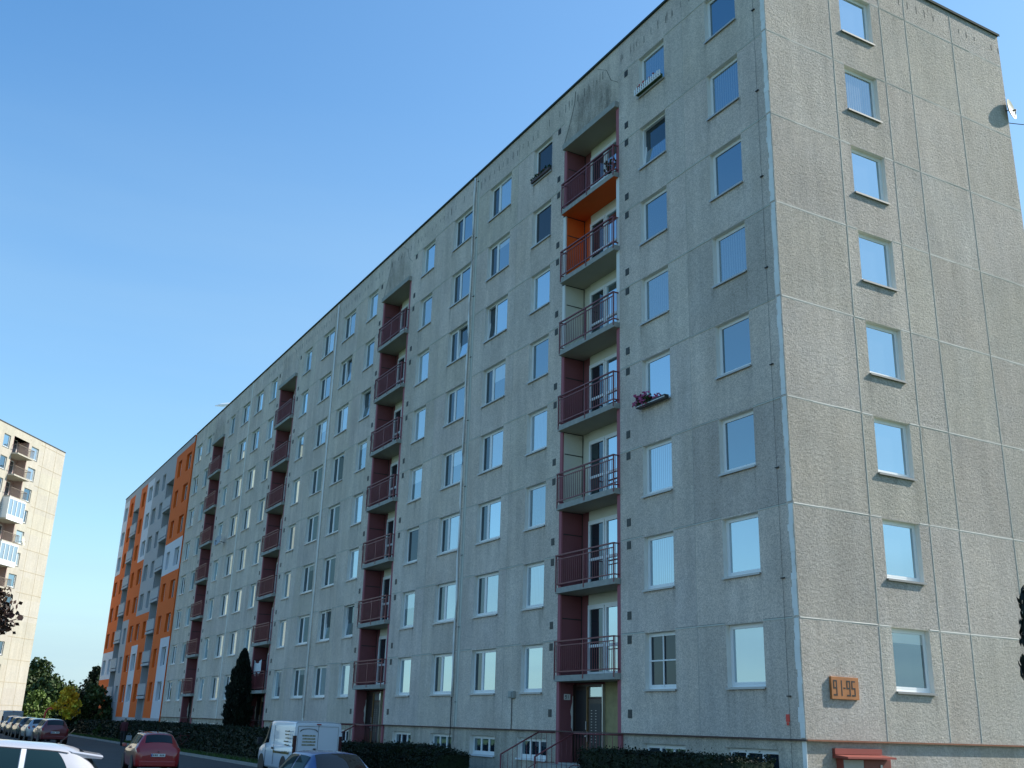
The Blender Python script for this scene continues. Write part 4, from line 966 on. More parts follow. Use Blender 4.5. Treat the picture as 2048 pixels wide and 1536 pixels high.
def hedge(x0, x1, y0, y1, ztop, label, seed, dens=90, r=.055):
    rg = random.Random(seed); core = MB(); n = int((x1-x0)/.5)
    def hh(x): return ztop(x)+.05*noise.noise(Vector((x*.9, seed, 0)))+.035*noise.noise(Vector((x*3, seed, 4)))
    for i in range(n):
        a = x0+(x1-x0)*i/n; b = x0+(x1-x0)*(i+1)/n; za, zb_ = hh(a)-.05, hh(b)-.05
        core.quad((a, y0+.05, GZ), (b, y0+.05, GZ), (b, y0+.07, zb_), (a, y0+.07, za)); core.quad((a, y0+.07, za), (b, y0+.07, zb_), (b, y1-.05, zb_), (a, y1-.05, za)); core.quad((a, y1-.05, GZ), (b, y1-.05, GZ), (b, y1-.05, zb_), (a, y1-.05, za))
    for x in (x0, x1): core.quad((x, y0+.05, GZ), (x, y1-.05, GZ), (x, y1-.05, hh(x)-.05), (x, y0+.05, hh(x)-.05))
    lm = core; h0 = (ztop(x0)-GZ)
    for i in range(int((x1-x0)*dens*2)):
        x = rg.uniform(x0-.05, x1+.05); k = rg.random(); top = hh(x)
        if k < .45: c = Vector((x, y0+rg.gauss(0, .04), rg.uniform(GZ+.1, top)))
        elif k < .92: c = Vector((x, rg.uniform(y0, y1), top+rg.gauss(0, .035)-.02+(.10 if rg.random() < .04 else 0)))
        else: c = Vector((rg.choice((x0, x1)), rg.uniform(y0, y1), rg.uniform(GZ, top)))
        t = .7+.6*noise.noise(c*1.7)+rg.uniform(-.25, .35); leaf(lm, c, r*rg.uniform(.6, 1.4), rg, 0, max(.3, t))
    o = lm.build('hedge', [M['leaf_hedge']], fix=False); tag(o, label, 'hedge'); return o
hedge(-6.6, -.1, -2.0, -.9, lambda x: -.46, 'dark clipped hedge under the windows between the nearest entrance and the building corner', 1, 900, .03)
hedge(-25.2, -14.4, -2.6, -1.3, lambda x: -.78+(.10 if x > -20 else 0)+(.0 if x < -16.5 else -.08*(x+16.5)), 'dark hedge between the two nearest entrances, behind the van', 2, 700, .035)
hedge(-72, -30.5, -3.0, -1.9, lambda x: -.42, 'long clipped hedge along the grass verge behind the red hatchback', 3, 260, .055)
hedge(-104, -73, -3.0, -1.9, lambda x: -.55, 'hedge at the foot of the orange and white block', 4, 70, .09)
def thuja(name, loc, h, r, mat, label, seed, n=9000, lr=.07):
    rg = random.Random(seed); root = empty(name, loc); tag(root, label, 'tree', )
    t = MB(); t.tube([(0, 0, 0), (0, 0, h*.5), (0, 0, h*.96)], [.09, .06, .01], 8); t.build('trunk', [M['bark']], root)
    mb = MB()
    for i in range(n):
        z = (rg.random()**1.15)*h; f = z/h; rad = r*(1-f**3.2)**.62*(.9+.1*sin(f*9+seed)) if f < 1 else 0
        if f < .12: rad *= .75+2*f
        a = rg.uniform(0, 2*pi); rad *= 1+.34*noise.noise(Vector((cos(a)*1.8, sin(a)*1.8, z*1.5+seed)))+.22*noise.noise(Vector((cos(a)*4, sin(a)*4, z*4.5)))
        q = rad*rg.uniform(.68, 1.04); c = Vector((q*cos(a), q*sin(a), z*1.0))
        up = Vector((cos(a)*.25, sin(a)*.25, 1)).normalized()*lr*rg.uniform(.8, 1.7); sd_ = up.cross(Vector((rg.gauss(0, 1), rg.gauss(0, 1), 0))).normalized()*lr*.45
        tt_ = .7+rg.uniform(-.25, .4)+.5*noise.noise(c*2); mb.quad(c-up, c-sd_, c+up, c+sd_, 0, (max(.3, tt_),)*3)
    mb.build('crown', [mat], root, fix=False); return root
thuja('thuja', on_ground(476, 67.5), 5.95, .86, M['leaf_thuja'], 'tall dark columnar thuja in front of the grey block', 3, n=20000, lr=.075)
def tree(name, loc, h, cr, mat, label, seed, n=5000, lr=.16, trunk_h=.35, lobes=9, squash=.8, group=None, cat='tree'):
    rg = random.Random(seed); root = empty(name, loc); tag(root, label, cat, group)
    th = h*trunk_h; t = MB(); top = Vector((rg.uniform(-.1, .1)*h*.3, rg.uniform(-.1, .1)*h*.3, h*.85)); t.tube([(0, 0, 0), (0, 0, th), top*.8+Vector((0, 0, th*.1)), top], [h*.022, h*.017, h*.009, h*.003], 8)
    cs = []
    for i in range(lobes):
        a = 2.4*i+rg.uniform(-.4, .4); f = (i+.5)/lobes; z = th+(h-th)*(.12+.78*f); rr_ = cr*(.75-.55*abs(f-.4))*rg.uniform(.6, 1.1)*(1 if i < lobes-2 else .3)
        c = Vector((cos(a)*rr_, sin(a)*rr_, z)); cs.append((c, cr*rg.uniform(.32, .5)))
        t.tube([(0, 0, max(th*.8, z*.6)), c*.6+Vector((0, 0, z*.3)), c], [h*.009, h*.006, h*.002], 6)
    t.build('trunk', [M['bark']], root); mb = MB(); tw_ = sum(r_**2 for _, r_ in cs)
    for c, r_ in cs:
        for i in range(int(n*r_**2/tw_)):
            d = Vector((rg.gauss(0, 1), rg.gauss(0, 1), rg.gauss(0, 1))).normalized(); q = r_*(rg.random()**.45)*(1+.35*noise.noise(d*2+c)); p = c+Vector((d.x, d.y, d.z*squash))*q
            if noise.noise(p*(1.6/cr)+Vector((seed, 0, 0))) < -.22: continue
            leaf(mb, p, lr*rg.uniform(.6, 1.4), rg, 0, max(.35, 1+.5*noise.noise(p*(1.2/cr)*2)+rg.uniform(-.2, .25)))
    mb.build('crown', [mat], root, fix=False); return root
def conifer(name, loc, h, r, mat, label, seed, n=4500, lr=.2):
    rg = random.Random(seed); root = empty(name, loc); tag(root, label, 'tree')
    t = MB(); t.tube([(0, 0, 0), (0, 0, h)], [h*.02, .01], 8); mb = MB(); tiers = 15
    for i in range(tiers):
        f = i/tiers; z = h*(.08+.9*f); rad = r*(1-f)**.85+.1
        for b in range(9):
            a = 2*pi*b/9+i*.7+rg.uniform(-.2, .2); L = rad*rg.uniform(.7, 1.15); e = Vector((cos(a)*L, sin(a)*L, z-L*.12)); t.tube([(0, 0, z), e], [.04, .01], 4, caps=False)
            for q in range(int(n/(tiers*9))):
                u = rg.random()**.7; p = Vector((0, 0, z)).lerp(e, u)+Vector((rg.gauss(0, .1*rad), rg.gauss(0, .1*rad), rg.gauss(-.1, .13*h/tiers*2)))
                leaf(mb, p, lr*rg.uniform(.6, 1.3), rg, 0, rg.uniform(.55, 1.3), .5)
    t.build('trunk', [M['bark']], root); mb.build('crown', [mat], root, fix=False); return root
BT = 'trees beyond the end of the street'
tree('tree', on_ground(52, 212), top_h(60, 1318, 215), 5.5, M['leaf_green'], 'tall dull green tree rising right behind the edge of the cream tower', 11, 6500, .30, .15, 13, group=BT)
tree('tree', on_ground(98, 205), top_h(98, 1350, 205), 5.2, M['leaf_green'], 'broad round green tree between the cream tower and the autumn tree', 12, 6000, .30, .12, 12, group=BT)
tree('tree', on_ground(140, 215), top_h(140, 1372, 215), 4.6, M['leaf_green'], 'low green tree at the far end of the street behind the autumn tree', 13, 4500, .28, .1, 10, group=BT)
tree('tree', on_ground(66, 170), top_h(66, 1385, 170), 2.6, leafmat('bright_leaves', (.08, .13, .02), (.16, .22, .05)), 'light yellow-green shrubby tree against the cream tower corner', 14, 2600, .22, .08, 9, group=BT)
tree('autumn_tree', on_ground(128, 112), top_h(128, 1374, 112), 1.5, M['leaf_yellow'], 'small tree turning yellow and orange at the end of the street', 15, 2600, .13, .35, 9)
conifer('spruce', on_ground(181, 140), top_h(181, 1325, 140), 3.6, M['leaf_conifer'], 'dark pointed spruce left of the orange block', 16, 5200, .22)
tree('tree', on_ground(158, 120), top_h(158, 1388, 120), 2.4, M['leaf_hedge'], 'very dark bushy tree behind the parked cars', 17, 5000, .16, .05, 11, group=BT)
tree('tree', on_ground(188, 116), top_h(186, 1372, 116), 2.2, M['leaf_green'], 'green bushy tree touching the orange block corner', 18, 5000, .16, .05, 11, group=BT)
tree('shrub', on_ground(212, 101), top_h(212, 1449, 101), 1.0, M['leaf_green'], 'low yellowish shrub at the foot of the orange block', 19, 1600, .09, .02, 8, cat='shrub')
hedge(-150, -118, 2.0, 4.0, lambda x: .6, 'dark overgrown hedge closing the end of the street', 6, 60, .16)
# far wooded horizon, all around
mb = MB(); rg = random.Random(77)
for i in range(220):
    a = 2*pi*i/220; Rr = 420+rg.uniform(-30, 30); c0 = Vector((cos(a)*Rr-20, sin(a)*Rr, GZ)); hh_ = rg.uniform(7, 11)
    for q in range(45):
        p = c0+Vector((rg.gauss(0, 5), rg.gauss(0, 5), abs(rg.gauss(hh_*.45, hh_*.3)))); leaf(mb, p, rg.uniform(1.2, 2.6), rg, 0, rg.uniform(.6, 1.3))
tag(mb.build('distant_woodland', [M['leaf_green']], fix=False), kind='stuff')
mb = MB(); rg = random.Random(78)
for i in range(150):
    c0 = Vector((-210+i*2.0+rg.uniform(-1, 1), -84+rg.uniform(-5, 5), GZ)); hh_ = 5.0+2.2*noise.noise(Vector((i*.13, 0, 0)))
    for q in range(70):
        p = c0+Vector((rg.gauss(0, 1.3), rg.gauss(0, 1.3), hh_*rg.random()**.6)); leaf(mb, p, rg.uniform(.35, .7), rg, 0, rg.uniform(.6, 1.3))
tag(mb.build('woodland_belt', [M['leaf_green']], fix=False), kind='stuff')
# near tree whose leaves enter at the left edge, and conifer tip at the right edge
p0 = at(-75, 1430, 11.5); root = empty('plum_tree', (p0.x, p0.y, GZ)); tag(root, 'dark purple-leaved branch reaching in from the left edge above the white car', 'tree')
t = MB(); hb = at(-70, 1290, 11.5)-Vector((p0.x, p0.y, GZ)); t.tube([(0, 0, 0), hb*.5+Vector((.05, 0, 0)), hb], [.09, .07, .05], 8)
mb = MB(); rg = random.Random(31)
tips = [(8, 1185), (15, 1205), (27, 1222), (12, 1240), (4, 1258), (-12, 1180), (-20, 1225), (-5, 1215), (-30, 1160), (-40, 1250), (-60, 1180), (-90, 1160), (-110, 1230), (-60, 1120), (22, 1250), (40, 1236)]
for (u, v) in tips:
    e = at(u, v, 11.5+rg.uniform(-.2, .2))-Vector((p0.x, p0.y, GZ)); mid = hb.lerp(e, .5)+Vector((0, 0, .05)); t.tube([hb, mid, e], [.022, .012, .004], 5)
    k = 8 if u > 30 else 32
    for q in range(k):
        c = e.lerp(mid, abs(rg.gauss(0, .3)))+Vector((rg.gauss(0, .035), rg.gauss(0, .035), rg.gauss(0, .04))); leaf(mb, c, rg.uniform(.02, .04), rg, 0, rg.uniform(.6, 1.3))
t.build('trunk', [M['bark']], root); mb.build('crown', [M['leaf_plum']], root, fix=False)
g0 = at(2062, 1300, 5.0); root = empty('juniper', (g0.x, g0.y, GZ)); tag(root, 'blackish evergreen twig tips poking in at the right edge', 'shrub')
t = MB(); hb = at(2066, 1180, 5.0)-Vector((g0.x, g0.y, GZ)); t.tube([(0, 0, 0), hb*.6, hb], [.03, .02, .006], 6)
mb = MB(); rg = random.Random(8)
for i in range(2600):
    f = rg.random(); v = 1178+f*175; 
    if .62 < f < .78: hw = 5
    else: hw = 18
    u = 2062+rg.gauss(0, hw*.45); c = at(u, v, 5.0+rg.gauss(0, .04))-Vector((g0.x, g0.y, GZ)); up = Vector((rg.gauss(0, .3), rg.gauss(0, .3), 1)).normalized()*.022; sd_ = up.cross(Vector((rg.gauss(0, 1), rg.gauss(0, 1), 0))).normalized()*.006
    mb.quad(c-up, c-sd_, c+up, c+sd_, 0, (rg.uniform(.5, 1.2),)*3)
t.build('stem', [M['bark']], root); mb.build('foliage', [M['leaf_thuja']], root, fix=False)

# ================================================================ VEHICLES
def crom(P, t):
    n = len(P)-1; i = min(int(t), n-1); f = t-i
    p0, p1, p2, p3 = P[max(i-1, 0)], P[i], P[i+1], P[min(i+2, n)]
    return tuple(.5*((2*b)+(-a+c)*f+(2*a-5*b+4*c-d)*f*f+(-a+3*b-3*c+d)*f**3) for a, b, c, d in zip(p0, p1, p2, p3))
def lin(P, t):
    n = len(P)-1; i = min(int(t), n-1); f = t-i; return tuple(a+(b-a)*f for a, b in zip(P[i], P[i+1]))
class Body:
    """stations (x, half width, sill z, belt z, roof z, roof half width); rear at -x... heading +X"""
    def __init__(s, st, crown=.04): s.st = st; s.crown = crown
    def ring(s, x_i):
        x, w, zs_, zb, zr, wr = crom(s.st, x_i); zr = max(zr, zb+.01)
        c = s.crown
        return [(x, 0, zs_), (x, w*.86, zs_), (x, w*.97, zs_+.10), (x, w, zs_+(zb-zs_)*.5), (x, w*.985, zb-.05), (x, w*.955, zb), (x, w*.955+(wr-w*.955)*.5, zb+(zr-zb)*.52), (x, wr, zr-min(.06, (zr-zb)*.25)), (x, wr*.86, zr-.004), (x, wr*.45, zr+c*.8), (x, 0, zr+c)]
    def P(s, u, v, side=1, off=0):
        R_ = s.ring(u); p = Vector(crom(R_, v)) if 0 < v < 10 else Vector(R_[int(v)])
        if off:
            e = .02; a = Vector(crom(s.ring(min(u+e, len(s.st)-1)), v)); b = Vector(crom(s.ring(max(u-e, 0)), v)); c = Vector(crom(R_, min(v+e, 10))); d = Vector(crom(R_, max(v-e, 0)))
            n = (a-b).cross(c-d)
            if n.length > 1e-9:
                n.normalize()
                if n.dot(Vector((0, p.y, p.z-.7))+Vector(((p.x)*.3, 0, 0))) < 0: n = -n
                p = p+n*off
        return Vector((p.x, p.y*side, p.z))
    def mesh(s, mb, nu=6, m=0):
        n = (len(s.st)-1)*nu; rows = []
        vs = [v/2 for v in range(0, 21)]
        for i in range(n+1):
            u = i/nu; row = []
            for v in vs: row.append(s.P(u, v))
            full = [Vector((p.x, -p.y, p.z)) for p in reversed(row)][:-0 or None]
            full = row+[Vector((p.x, -p.y, p.z)) for p in reversed(row[1:-1])]
            rows.append([len(mb.v)+k for k in range(len(full))]); mb.v += [tuple(p) for p in full]
        L = len(rows[0])
        for i in range(n):
            for k in range(L):
                mb.f.append((rows[i][k], rows[i][(k+1) % L], rows[i+1][(k+1) % L], rows[i+1][k])); mb.m.append(m); mb.c.append((1, 1, 1)); mb.sm.append(True)
        for r_ in (rows[0], rows[-1]): mb.f.append(tuple(r_)); mb.m.append(m); mb.c.append((1, 1, 1)); mb.sm.append(False)
    def patch(s, mb, u0, u1, v0, v1, side=1, off=.006, m=0, n=6, both=False, u0b=None, u1b=None):
        """u0b/u1b: the limits at the v1 (upper) edge"""
        u0b = u0 if u0b is None else u0b; u1b = u1 if u1b is None else u1b
        g = []
        for j in range(n+1):
            fv = j/n; a = u0+(u0b-u0)*fv; b = u1+(u1b-u1)*fv; v = v0+(v1-v0)*fv; row = []
            for i in range(n+1):
                row.append(len(mb.v)); mb.v.append(tuple(s.P(a+(b-a)*i/n, v, side, off)))
            g.append(row)
        for j in range(n):
            for i in range(n): mb.f.append((g[j][i], g[j][i+1], g[j+1][i+1], g[j+1][i])); mb.m.append(m); mb.c.append((1, 1, 1)); mb.sm.append(True)
    def span(s, mb, u0, u1, v0, off=.006, m=0, n=6):
        "panel across the car from side v0 to side v0 over the top"
        for sd_ in (1, -1): s.patch(mb, u0, u1, v0, 10, sd_, off, m, n)
def carpaint(name, col, rough=.3, coat=1.0, metal=0.0): return simple(name, col, rough, metal, var=.02, scale=2, coat=coat)
def wheel(mb, x, y, r, side):
    n = 24; w = .10
    mb.tube([(x, y*side-w, r), (x, y*side+w, r)], r, n, 0)
    mb.tube([(x, (y+.1)*side, r), (x, (y+.108)*side, r)], r*.62, n, 1)
    mb.tube([(x, (y+.108)*side, r), (x, (y+.115)*side, r)], r*.16, 12, 2)
def plate(mb, x, z, m0, w=.52, h=.11, facing=-1):
    "rear number plate on the plane x, facing -X"
    mb.box(x-.012, x, -w/2, w/2, z, z+h, m0); mb.box(x-.014, x-.012, w/2-.05, w/2-.004, z+.004, z+h-.004, m0+1)
    rg = random.Random(int(x*100)+int(z*100)); y = w/2-.08
    for i in range(7):
        if i != 3: mb.box(x-.015, x-.012, y-.035, y, z+.025, z+h-.025, m0+2)
        y -= .06
HATCH = [(-2.02, .60, .34, .66, .70, .55), (-1.97, .78, .30, .86, .90, .62), (-1.84, .82, .28, .95, 1.12, .60), (-1.62, .84, .27, .98, 1.42, .55), (-1.30, .85, .26, .97, 1.475, .57), (-.4, .86, .25, .95, 1.50, .60), (.25, .86, .25, .93, 1.47, .59), (.62, .86, .25, .92, 1.30, .58), (1.05, .85, .25, .90, .98, .66), (1.55, .82, .26, .82, .88, .66), (1.9, .74, .28, .70, .76, .58), (2.03, .60, .32, .58, .62, .48)]
def hatchback(name, paint, label, loc, heading, st=HATCH, group=None, scale=1.0, detail=True, tailred=True, wiper=True, rails=False):
    root = empty(name, loc, heading); tag(root, label, 'car', group); root.scale = (scale,)*3
    B = Body(st); mb = MB(); B.mesh(mb); body = mb.build('body', [paint], root)
    for sd_ in (1, -1):
        for q_ in ((5.0, 7.0, 5.5, 7.0, 5.0, 6.4), (3.7, 4.9, 5.5, 7.0, 3.9, 4.9), (3.05, 3.6, 5.6, 6.9, 3.4, 3.6)):
            mb = MB(); B.patch(mb, q_[0], q_[1], q_[2], q_[3], sd_, .008, u0b=q_[4], u1b=q_[5]); mb.build('side_window', [M['gl_car_tint']], root, fix=False)
    mb = MB(); B.span(mb, 2.05, 2.93, 8.05, .008); mb.build('rear_window', [M['gl_car']], root, fix=False)
    mb = MB(); B.span(mb, 6.75, 7.85, 8.1, .008); mb.build('windscreen', [M['gl_car']], root, fix=False)
    for sd_ in (1, -1):
        mb = MB(); B.patch(mb, .75, 1.75, 4.3, 5.9, sd_, .02); mb.build('tail_light', [simple('tail_lens', (.35, .02, .02), .2) if 'tail' not in M else M['tail']], root, fix=False)
        mb = MB(); B.patch(mb, 9.2, 10.2, 4.2, 5.4, sd_, .015); mb.build('headlight', [M['lampglass']], root, fix=False)
    for x in (-1.28, 1.25):
        for sd_ in (1, -1):
            mb = MB(); wheel(mb, x, .74, .31, sd_); mb.build('wheel', [M['black'], M['steel'], M['darkmetal']], root)
            mb = MB(); mb.tube([(x, .80*sd_, .33), (x, .868*sd_, .33)], .37, 24); mb.build('wheel_arch', [M['black']], root)
    mb = MB(); x = st[0][0]-.03; mb.box(x-.03, x+.12, -.66, .66, .32, .50); mb.build('bumper', [paint], root, bevel=.02)
    mb = MB(); plate(mb, -2.03, .66, 0); mb.box(-2.06, -2.03, -.02, .02, .82, .86, 2); mb.build('number_plate', [M['plate'], M['plateblue'], M['ink']], root)
    for sd_ in (1, -1):
        mb = MB(); mb.box(.62, .72, .86*sd_, (.86+.16)*sd_, .94, 1.07); mb.build('wing_mirror', [paint], root, bevel=.02)
    mb = MB()
    if rails:
        for sd_ in (1, -1): mb.tube([(-1.3, .55*sd_, 1.50), (-1.1, .55*sd_, 1.55), (-.1, .56*sd_, 1.57), (.1, .56*sd_, 1.52)], .018, 6)
    mb.tube([(-1.25, 0, 1.5), (-1.5, 0, 1.72)], .006, 5); mb.build('aerial', [M['darkmetal']], root)
    return root
M['tail'] = simple('tail_lens', (.35, .02, .02), .2)
P_red = carpaint('red_car_paint', (.34, .005, .008)); P_dred = carpaint('dark_red_car_paint', (.16, .012, .015)); P_silver = carpaint('silver_car_paint', (.40, .42, .46), .35, 1, .4); P_dark = carpaint('dark_car_paint', (.03, .035, .04)); P_blue = carpaint('blue_car_paint', (.02, .055, .18), .35, .8, .2); P_white = carpaint('white_car_paint', (.50, .49, .51), .3, .8); P_bsilver = carpaint('blue_silver_car_paint', (.22, .28, .38), .35, 1, .4)
g1 = 'cars parked in a row across the street'
c1 = at(327, 1470, 39.5); hatchback('hatchback_car', P_red, 'red hatchback seen from behind in the middle of the road', (c1.x-1.8, c1.y, GZ), pi+R(-3), scale=.90, rails=True)
far = [(108, 75.5, P_dred, 'dark red hatchback, nearest car of the parked row', 1.0), (78, 83, P_silver, 'silver hatchback parked directly ahead of the dark red one', .98), (58, 90, P_dark, 'black hatchback, third in the parked row', 1.0), (42, 97, P_dark, 'dark car behind the pale van of the parked row', .97), (30, 105, P_bsilver, 'blue-silver car near the far end of the parked row', 1.0)]
for u, D, pm, lb, sc in far:
    q = at(u, 1450, D); hatchback('hatchback_car', pm, lb, (q.x-1.5, q.y, GZ), pi+R(2), group=g1, scale=sc)

def glass_side(B, root, parts, mat):
    for (u0, u1, u0b, u1b, v0, v1) in parts:
        for sd_ in (1, -1): mb = MB(); B.patch(mb, u0, u1, v0, v1, sd_, .008, u0b=u0b, u1b=u1b, n=8); mb.build('side_window', [mat], root, fix=False)
# white foreground hatchback (side on, rear to the right)
WH = [(-2.05, .62, .34, .66, .72, .55), (-2.0, .80, .30, .90, .95, .64), (-1.90, .84, .28, 1.00, 1.12, .62), (-1.70, .86, .27, 1.02, 1.34, .56), (-1.45, .87, .26, 1.02, 1.455, .56), (-.9, .88, .26, 1.00, 1.50, .59), (-.1, .88, .25, .97, 1.53, .61), (.5, .88, .25, .95, 1.46, .60), (1.0, .87, .25, .93, 1.18, .62), (1.35, .86, .25, .91, 1.00, .68), (1.8, .80, .26, .82, .88, .64), (2.1, .62, .30, .62, .66, .5)]
wr_ = at(220, 1535, 16.3); whz = GZ
root = empty('hatchback_car', (wr_.x-.35, wr_.y-2.0, GZ), -pi/2-R(6)); tag(root, 'white hatchback with a roof spoiler, its roof in the lower left corner', 'car')
B = Body(WH, .05); mb = MB(); B.mesh(mb); mb.build('body', [P_white], root)
glass_side(B, root, [(5.06, 8.2, 5.06, 7.5, 5.4, 7.15)], M['gl_car_tint'])
glass_side(B, root, [(3.85, 4.94, 4.3, 4.94, 5.4, 7.15)], M['gl_car_tint'])
for sd_ in (1, -1):
    mb = MB(); B.patch(mb, 4.955, 5.045, 5.3, 7.2, sd_, .012, 0, 4); mb.build('pillar_trim', [M['pvc']], root, fix=False)
    mb = MB(); B.patch(mb, 4.0, 7.6, 7.15, 7.32, sd_, .010, 0, 12); mb.build('window_trim', [M['black']], root, fix=False)
mb = MB(); B.span(mb, 2.2, 3.5, 8.05, .008); mb.build('rear_window', [M['gl_car']], root, fix=False)
mb = MB(); B.span(mb, 7.2, 8.8, 8.05, .008); mb.build('windscreen', [M['gl_car']], root, fix=False)
mb = MB()
P_ = [(-1.50, -.53, 1.43), (-1.50, .53, 1.43), (-1.90, .50, 1.375), (-1.90, -.50, 1.375)]; Q_ = [(-1.50, -.52, 1.37), (-1.50, .52, 1.37), (-1.88, .49, 1.35), (-1.88, -.49, 1.35)]
T_ = [(-1.42, -.46, 1.462), (-1.42, .46, 1.462), (-1.89, .46, 1.395), (-1.89, -.46, 1.395)]
mb.quad(*T_); mb.quad(*Q_)
for i in range(4): j = (i+1) % 4; mb.quad(T_[i], T_[j], P_[j], P_[i]); mb.quad(P_[i], P_[j], Q_[j], Q_[i])
mb.build('spoiler', [P_white], root, bevel=.012)
for sd_ in (1, -1):
    mb = MB(); B.patch(mb, .9, 2.4, 4.4, 6.2, sd_, .02); mb.build('tail_light', [M['tail']], root, fix=False)
    for x in (-1.3, 1.3):
        mb = MB(); wheel(mb, x, .76, .31, sd_); mb.build('wheel', [M['black'], M['steel'], M['darkmetal']], root); mb = MB(); mb.tube([(x, .82*sd_, .33), (x, .888*sd_, .33)], .37, 24); mb.build('wheel_arch', [M['black']], root)
mb = MB(); mb.tube([(-1.30, 0, 1.50), (-1.50, 0, 1.72)], [.006, .003], 5); mb.tube([(-1.26, 0, 1.49), (-1.33, 0, 1.53)], [.03, .015], 6); mb.build('aerial', [M['darkmetal']], root)
# blue old liftback in front of the van
BL = [(-1.98, .60, .34, .62, .66, .5), (-1.93, .76, .30, .82, .86, .62), (-1.80, .79, .28, .90, .95, .64), (-1.55, .80, .27, .92, 1.12, .60), (-1.20, .81, .26, .92, 1.335, .53), (-.95, .81, .26, .91, 1.385, .53), (-.3, .81, .26, .90, 1.40, .54), (.25, .81, .26, .89, 1.375, .54), (.6, .81, .26, .88, 1.20, .55), (1.0, .80, .26, .87, .93, .62), (1.6, .77, .27, .78, .83, .6), (1.95, .6, .32, .62, .66, .5)]
q = at(672, 1508, 22.5); root = empty('liftback_car', (q.x-1.0, q.y, GZ), pi+R(-1)); root.scale = (.95, .98, .94); tag(root, 'old blue liftback car, only its roof and rear window showing below the van', 'car')
B = Body(BL, .03); mb = MB(); B.mesh(mb); mb.build('body', [P_blue], root)
glass_side(B, root, [(5.9, 8.0, 5.9, 7.3, 5.4, 7.0)], M['gl_car_tint'])
glass_side(B, root, [(4.0, 5.75, 4.45, 5.75, 5.4, 7.0)], M['gl_car_tint'])
mb = MB(); B.span(mb, 2.6, 4.25, 7.9, .008); mb.build('rear_window', [M['gl_car']], root, fix=False)
mb = MB(); B.span(mb, 7.2, 8.7, 8.05, .008); mb.build('windscreen', [M['gl_car']], root, fix=False)
for sd_ in (1, -1):
    mb = MB(); B.patch(mb, .8, 1.8, 4.0, 5.4, sd_, .02); mb.build('tail_light', [M['tail']], root, fix=False)
    for x in (-1.25, 1.25):
        mb = MB(); wheel(mb, x, .70, .28, sd_); mb.build('wheel', [M['black'], M['steel'], M['darkmetal']], root); mb = MB(); mb.tube([(x, .76*sd_, .30), (x, .818*sd_, .30)], .34, 24); mb.build('wheel_arch', [M['black']], root)
